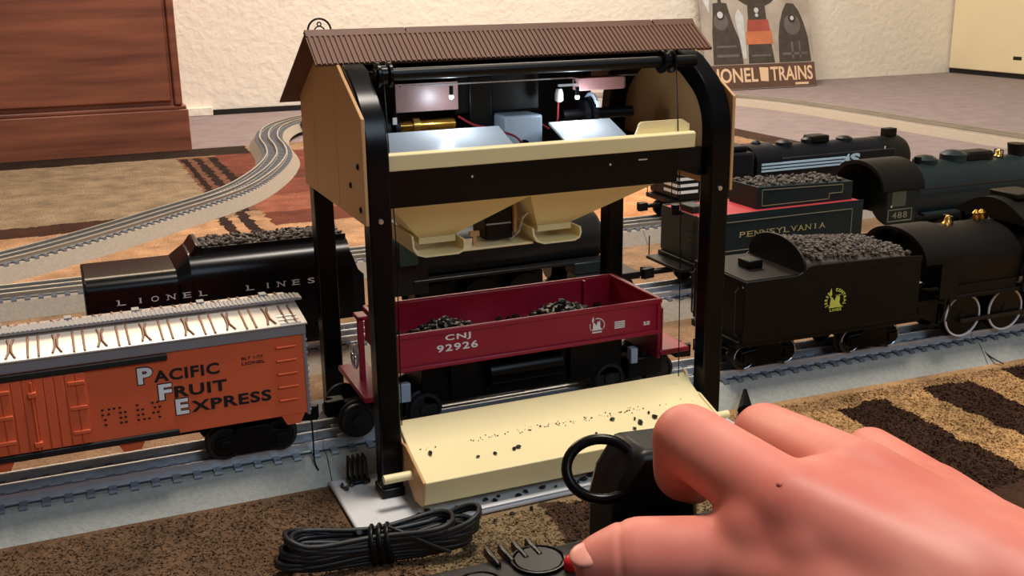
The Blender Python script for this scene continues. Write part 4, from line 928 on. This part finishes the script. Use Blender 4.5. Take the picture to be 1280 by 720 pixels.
for x in (.297, .388): truck(t5, x, 0, r=.0098, base=.034, m='blackgloss', rim_glint=True)
coupler(t5, TX0 + .014, 0, -1, .036)
for y in (-.028, .028):
    MB().tube([(.2675, y, .050), (.2650, y, .053), (.2650, y, .082), (.2675, y, .085)], .0007, 6).build('grab_rail', 'ringmetal', t5)
# camelback engine
L5 = rthing('camelback_engine', .50, 'brown-black camelback engine with white wheel rims at the right edge', 'locomotive')
RP = [(-.0345, .0850)] + [(-.035 * math.cos(a), .0865 + .0205 * math.sin(a)) for a in [PI * q / 16 for q in range(0, 17)]] + [(.0345, .0850)] + [(.0332 * math.cos(a), .0855 + .0190 * math.sin(a)) for a in [PI * q / 16 for q in range(1, 16)]]
MB().prism(RP, 'x', .421, .456).build('fireman_hood', 'brownblack', L5, smooth=40)
for s in (-1, 1): MB().box(.436, .452, s * .0340 - .0008, s * .0340 + .0008, .058, .087).build('hood_side', 'brownblack', L5)
FB = [(-.030, .062), (-.0325, .080)] + [(-.0325 * math.cos(a), .0825 + .0220 * math.sin(a)) for a in [PI * q / 16 for q in range(1, 16)]] + [(.0325, .080), (.030, .062)]
MB().prism(FB, 'x', .448, .516).build('firebox', 'brownblack', L5, smooth=40)
MB().box(.420, .450, -.028, .028, .052, .056).build('rear_platform', 'black', L5)
MB().box(.440, .56, -.0335, -.026, .0555, .0585).box(.440, .56, .026, .0335, .0555, .0585).build('running_board', 'brownblack', L5, bevel=.0005)
MB().box(.452, .512, -.0318, -.024, .0585, .066).build('ash_pan', 'brownblack', L5)
bell(.4735, .004, .1045, .0042, L5)
for x in (.499, .5045): MB().lathe([(.002, 0), (.0026, .002), (.0022, .006), (.003, .007), (.001, .0095)], (x, .002, .1035), 'z', 12).build('steam_whistle', 'brass', L5, smooth=40, label='brass whistle')
MB().lathe([(.0022, 0), (.0026, .004), (.001, .006)], (.5145, .002, .1025), 'z', 12).build('safety_valve', 'white', L5, smooth=40)
MB().lathe([(.024, .516), (.024, .66), (.018, .664)], (0, 0, .080), 'x', 28).build('boiler', 'brownblack', L5, smooth=40)
CR = [(-.038, .1055)] + [(-.038 + .076 * q / 14, .1065 + .0155 * math.sin(PI * q / 14)) for q in range(15)] + [(.038, .1055)]
MB().prism(CR, 'x', .512, .575).build('cab_roof', 'brownblack', L5, smooth=40)
MB().box(.522, .548, -.014, .014, .1215, .1255).build('roof_hatch', 'brownblack', L5, bevel=.0008)
for s in (-1, 1):
    MB().box(.516, .572, s * .0345 - .001, s * .0345 + .001, .055, .078).build('cab_side', 'greenblack', L5)
    for x in (.517, .542, .569): MB().box(x - .002, x + .002, s * .0345 - .001, s * .0345 + .001, .078, .106).build('cab_pillar', 'greenblack', L5)
    MB().tube([(.519, s * .0370, .0755), (.540, s * .0370, .0765)], .0008, 6).tube([(.519, s * .0370, .0835), (.540, s * .0370, .0855)], .0006, 6).build('handrail', 'steel', L5)
loco_running_gear(L5, [.4735, .5155, .5575], 0, .0165, rim=.0009)
for x in (.442, .447): MB().tube([(x, -.0345, .060), (x, -.0345, .048), (x - .002, -.0345, .040)], .0007, 6).build('grab_rail', 'ringmetal', L5)

# ------------------------------------------------------------------ foreground
# black plug lying by the roadbed
pg = thing('black_plug', (.266, -.040, 0), 'small pointed black plug leaning on the roadbed behind the hand', 'plug')
MB().cyl((.262, -.050, .004), (.271, -.036, .0125), .0055, .0014, n=10).build('plug_body', 'black', pg, smooth=40)
MB().tube(catmull([(.262, -.050, .004), (.250, -.065, .002), (.23, -.09, .002), (.2, -.12, .002)], 6), .0016, 6).build('cord', 'black', pg)
# track seam wire at right
sw = thing('track_lead', (.505, -.04, 0), 'thin black lead wire crossing the roadbed at the far right', 'wire')
MB().tube(catmull([(.480, -.020, .0170), (.487, -.030, .0135), (.492, -.040, .0055), (.497, -.050, .0015)], 6), .0007, 6).build('wire', 'black', sw)
lw = thing('track_lead', (-.03, -.03, .012), 'thin black lead wire hanging down beside the boxcar corner', 'wire')
MB().tube(catmull([(-.0280, -.0215, .040), (-.0285, -.0255, .028), (-.0290, -.0275, .014), (-.0275, -.0300, .0085)], 6), .0005, 6).build('wire', 'black', lw)

# cord bundle
cb = thing('cord_bundle', (-.02, -.135, 0), 'bundle of folded black flat cord tied in the middle on the rug', 'cord')
axis = Vector((.0950, -.0120, 0)).normalized(); side = Vector((-axis.y, axis.x, 0)); c0 = Vector((-.0200, -.1330, 0))
def loop(L_, wd, z, dz, ph, r=.0014):
    pts = []
    for q in range(40):
        a = 2 * PI * q / 40; ca = math.cos(a); sa = math.sin(a)
        w = wd * (.25 + .75 * abs(ca) ** 1.2)
        pts.append(c0 + axis * (L_ * (abs(ca) ** .7) * (1 if ca >= 0 else -1) + ph) + side * (w * sa + .0) + Vector((0, 0, z + dz * abs(ca) ** 1.5)))
    for dv in (-.0011, .0011): MB().tube([p + Vector((0, 0, dv)) for p in pts], r, 7, True).build('cord_loop', 'rubber', cb, smooth=60)
for q in range(7):
    loop(.046 + random.uniform(-.006, .005), .010 + q * .0012, .0035 + q * .0021, random.uniform(-.0004, .0045), random.uniform(-.003, .004))
loop(.050, .017, .012, .010, .003)
for q in range(3): 
    cc = c0 + axis * (-.004 + q * .004)
    MB().tube([cc + side * (.0082 * math.cos(a)) + Vector((0, 0, .0105 + .0100 * math.sin(a))) + axis * .0012 * math.sin(2 * a) for a in [2 * PI * k / 20 for k in range(20)]], .0013, 6, True).build('tie_wrap', 'black', cb, smooth=60)
MB().tube(catmull([c0 + axis * .004 + Vector((0, 0, .02)), c0 + axis * .012 + side * -.006 + Vector((0, 0, .018)), c0 + axis * .024 + side * -.010 + Vector((0, 0, .012)), c0 + axis * .035 + side * -.011 + Vector((0, 0, .006))], 6), .0009, 6).build('loose_end', 'rubber', cb, smooth=60)
MB().tube(catmull([c0 + axis * -.01 + Vector((0, 0, .019)), c0 + axis * -.014 + side * .014 + Vector((0, 0, .010)), c0 + axis * -.024 + side * .018 + Vector((0, 0, .004)), c0 + axis * -.030 + side * .014 + Vector((0, 0, .002))], 6), .0016, 6).build('loose_end', 'rubber', cb, smooth=60)

# controller
co = thing('controller', (0, -.37, 0), 'black plastic train controller under the hand', 'controller')
MB().prism([(-.325, 0), (-.325, .100), (-.330, .109), (-.338, .1105), (-.44, .1120), (-.455, .100), (-.46, 0)], 'x', -.068, .050).build('case', 'black', co, bevel=.002)
for q in range(4): MB().box(-.0372 + q * .0048, -.0352 + q * .0048, -.3375, -.3262, .1085, .1118).build('case_ridge', 'blackgloss', co, bevel=.0006)
for cx, cy, r in ((-.0235, -.3395, .0085), (-.046, -.346, .0075)):
    MB().tube([(cx + r * math.cos(a), cy + r * math.sin(a), .1110) for a in [2 * PI * k / 28 for k in range(28)]], .0006, 6, True).build('button_ring', 'blackgloss', co, smooth=60)
    MB().lathe([(r * .9, 0), (r * .88, .0009), (.001, .0010)], (cx, cy, .1105), 'z', 24).build('button', 'black', co, smooth=40)
MB().lathe([(.0026, 0), (.0026, .0026), (.0018, .0040), (.0003, .0044)], (-.0158, -.3480, .1108), 'z', 16).build('red_button', 'redbutton', co, smooth=50, label='red button')
# handle block and loop
hb = MB().prism([(.0125, .060), (.0125, .112), (.0150, .1215), (.0225, .1325), (.0450, .1310), (.0500, .060)], 'y', -.3240, -.302).build('lever_block', 'black', co, bevel=.003)
cen = Vector((.0118, -.3150, .1250)); u1 = RV.copy(); u2 = (UV * .9 + FV * .3).normalized()
MB().tube([cen + u1 * (.0122 * math.cos(a)) + u2 * (.0104 * math.sin(a)) for a in [2 * PI * k / 40 for k in range(40)]], .0019, 10, True).build('lever_loop', 'blackgloss', co, smooth=60)

# hand
def chain(mb, pts, n=10):
    """tapered run of overlapping balls"""
    for (p, r), (q, s) in zip(pts[:-1], pts[1:]):
        p, q = Vector(p), Vector(q)
        for k in range(n + 1):
            t = k / n; c = p.lerp(q, t); mb.sphere(c, r + (s - r) * t, 16, 10)
def person():
    H = dict(wrist=(.0637, -.4744, .1301), fore1=(.1055, -.5241, .0946), fore2=(.2057, -.603, .066), imcp=(.0246, -.4019, .1483), ipip=(.0167, -.3612, .1538), idip=(.0232, -.3484, .1361), itip=(.0339, -.3393, .1259),
             mmcp=(.051, -.3983, .1485), mpip=(.0573, -.3443, .1415), mdip=(.0621, -.3325, .1183), mtip=(.0699, -.332, .1071), rmcp=(.0778, -.3993, .1375), rpip=(.0996, -.3485, .1279), rdip=(.1025, -.3358, .1051), rtip=(.1085, -.3364, .0944),
             pmcp=(.1019, -.4044, .1202), ppip=(.1236, -.364, .1106), pdip=(.1257, -.3546, .093), ptip=(.1306, -.3548, .0822), cmc=(.0283, -.4222, .1317), tmcp=(.0106, -.3913, .1296), tip1=(-.0088, -.3766, .127), ttip=(-.0177, -.3712, .1253))
    mb = MB()
    chain(mb, [(H['imcp'], .0126), (H['ipip'], .0113), (H['idip'], .0096), (H['itip'], .0074)])
    chain(mb, [(H['mmcp'], .0128), (H['mpip'], .0108), (H['mdip'], .0092), (H['mtip'], .0072)])
    chain(mb, [(H['rmcp'], .0120), (H['rpip'], .0098), (H['rdip'], .0088), (H['rtip'], .0068)])
    chain(mb, [(H['pmcp'], .0108), (H['ppip'], .0086), (H['pdip'], .0076), (H['ptip'], .0060)])
    chain(mb, [(H['wrist'], .020), (H['cmc'], .0165), (H['tmcp'], .0132), (H['tip1'], .0127), (H['ttip'], .0088)])
    W_ = Vector(H['wrist'])
    for k, r in (('imcp', .0130), ('mmcp', .0132), ('rmcp', .0124), ('pmcp', .0114)):
        chain(mb, [(W_.lerp(Vector(H[k]), .0), .021), (W_.lerp(Vector(H[k]), .55), .0165), (H[k], r)])
    V_ = {k: Vector(v) for k, v in H.items()}
    nrm = (V_['pmcp'] - V_['imcp']).cross(V_['wrist'] - V_['imcp']).normalized(); nrm = nrm if nrm.z > 0 else -nrm
    for a_, b_ in (('imcp', 'mmcp'), ('mmcp', 'rmcp'), ('rmcp', 'pmcp')):
        m_ = V_[a_].lerp(V_[b_], .5)
        chain(mb, [(m_.lerp(V_['wrist'], -.02), .0112), (m_.lerp(V_['wrist'], .06), .0128), (m_.lerp(V_['wrist'], .4), .0178), (m_.lerp(V_['wrist'], .8), .0225)])
    chain(mb, [((.0225,-.3970,.1380), .0172), ((.0285,-.4035,.1340), .0186), ((.0375,-.4115,.1365), .0200), ((.0455,-.4305,.1325), .0185), (V_['wrist'], .0225)])
    w1 = V_['tmcp'].lerp(V_['imcp'], .55)
    chain(mb, [(V_['tmcp'], .0130), (w1.lerp(V_['wrist'], .22), .0140), (V_['imcp'], .0126)])
    chain(mb, [(w1.lerp(V_['wrist'], .22), .0140), (w1.lerp(V_['wrist'], .55), .0190), (V_['wrist'], .0225)])
    chain(mb, [(V_['cmc'], .0165), (V_['mmcp'].lerp(V_['wrist'], .45), .0165)])
    chain(mb, [(Vector(H['cmc']).lerp(Vector(H['imcp']), .5), .0145), (Vector(H['imcp']).lerp(Vector(H['tmcp']), .35), .0105)])
    chain(mb, [(H['wrist'], .0225), (H['fore1'], .027), (H['fore2'], .034)])
    o = mb.build('person', 'skin'); o['label'] = 'bare right hand and forearm reaching in to the controller'; o['category'] = 'person'
    rm = o.modifiers.new('remesh', 'REMESH'); rm.mode = 'VOXEL'; rm.voxel_size = .0011
    sm = o.modifiers.new('smooth', 'SMOOTH'); sm.factor = .6; sm.iterations = 34
    dg = bpy.context.evaluated_depsgraph_get(); me = bpy.data.meshes.new_from_object(o.evaluated_get(dg))
    o.modifiers.clear(); o.data = me; me.shade_smooth()
    # skin creases at the thumb and finger joints
    for p, q, k, wd, dep in (('tip1', 'ttip', .34, .0012, .0006), ('tip1', 'ttip', .12, .0012, .0002), ('ipip', 'idip', .5, .0014, .0004)):
        a_, b_ = Vector(H[p]), Vector(H[q]); ax_ = (b_ - a_).normalized(); c_ = a_.lerp(b_, k)
        for v in me.vertices:
            r_ = v.co - c_; t_ = r_.dot(ax_)
            if abs(t_) < .004 and r_.length < .018:
                v.co -= (r_ - ax_ * t_).normalized() * dep * math.exp(-(t_ / wd) ** 2)
    hit, cp, nn, _ = o.closest_point_on_mesh((.0148, -.4060, .1625))
    mb = MB(); mb.sphere(tuple(cp - nn * .0004), .0009, 10, 6, (1.2, 1.2, .8)); mb.build('mole', 'mole', o, smooth=60)
    # nail on the thumb
    c = Vector((-.0232, -.3720, .1298))
    mb = MB(); mb.sphere((0, 0, 0), 1, 16, 10)
    ax = (Vector(H['ttip']) - Vector(H['tip1'])).normalized(); up = (UV * .8 - FV * .55); up = (up - ax * up.dot(ax)).normalized(); sd = ax.cross(up)
    mb.v = [tuple(c + ax * v[0] * .0050 + sd * v[1] * .0046 + up * v[2] * .0016) for v in mb.v]
    mb.build('thumbnail', 'nail', o, smooth=60)
    return o
person()
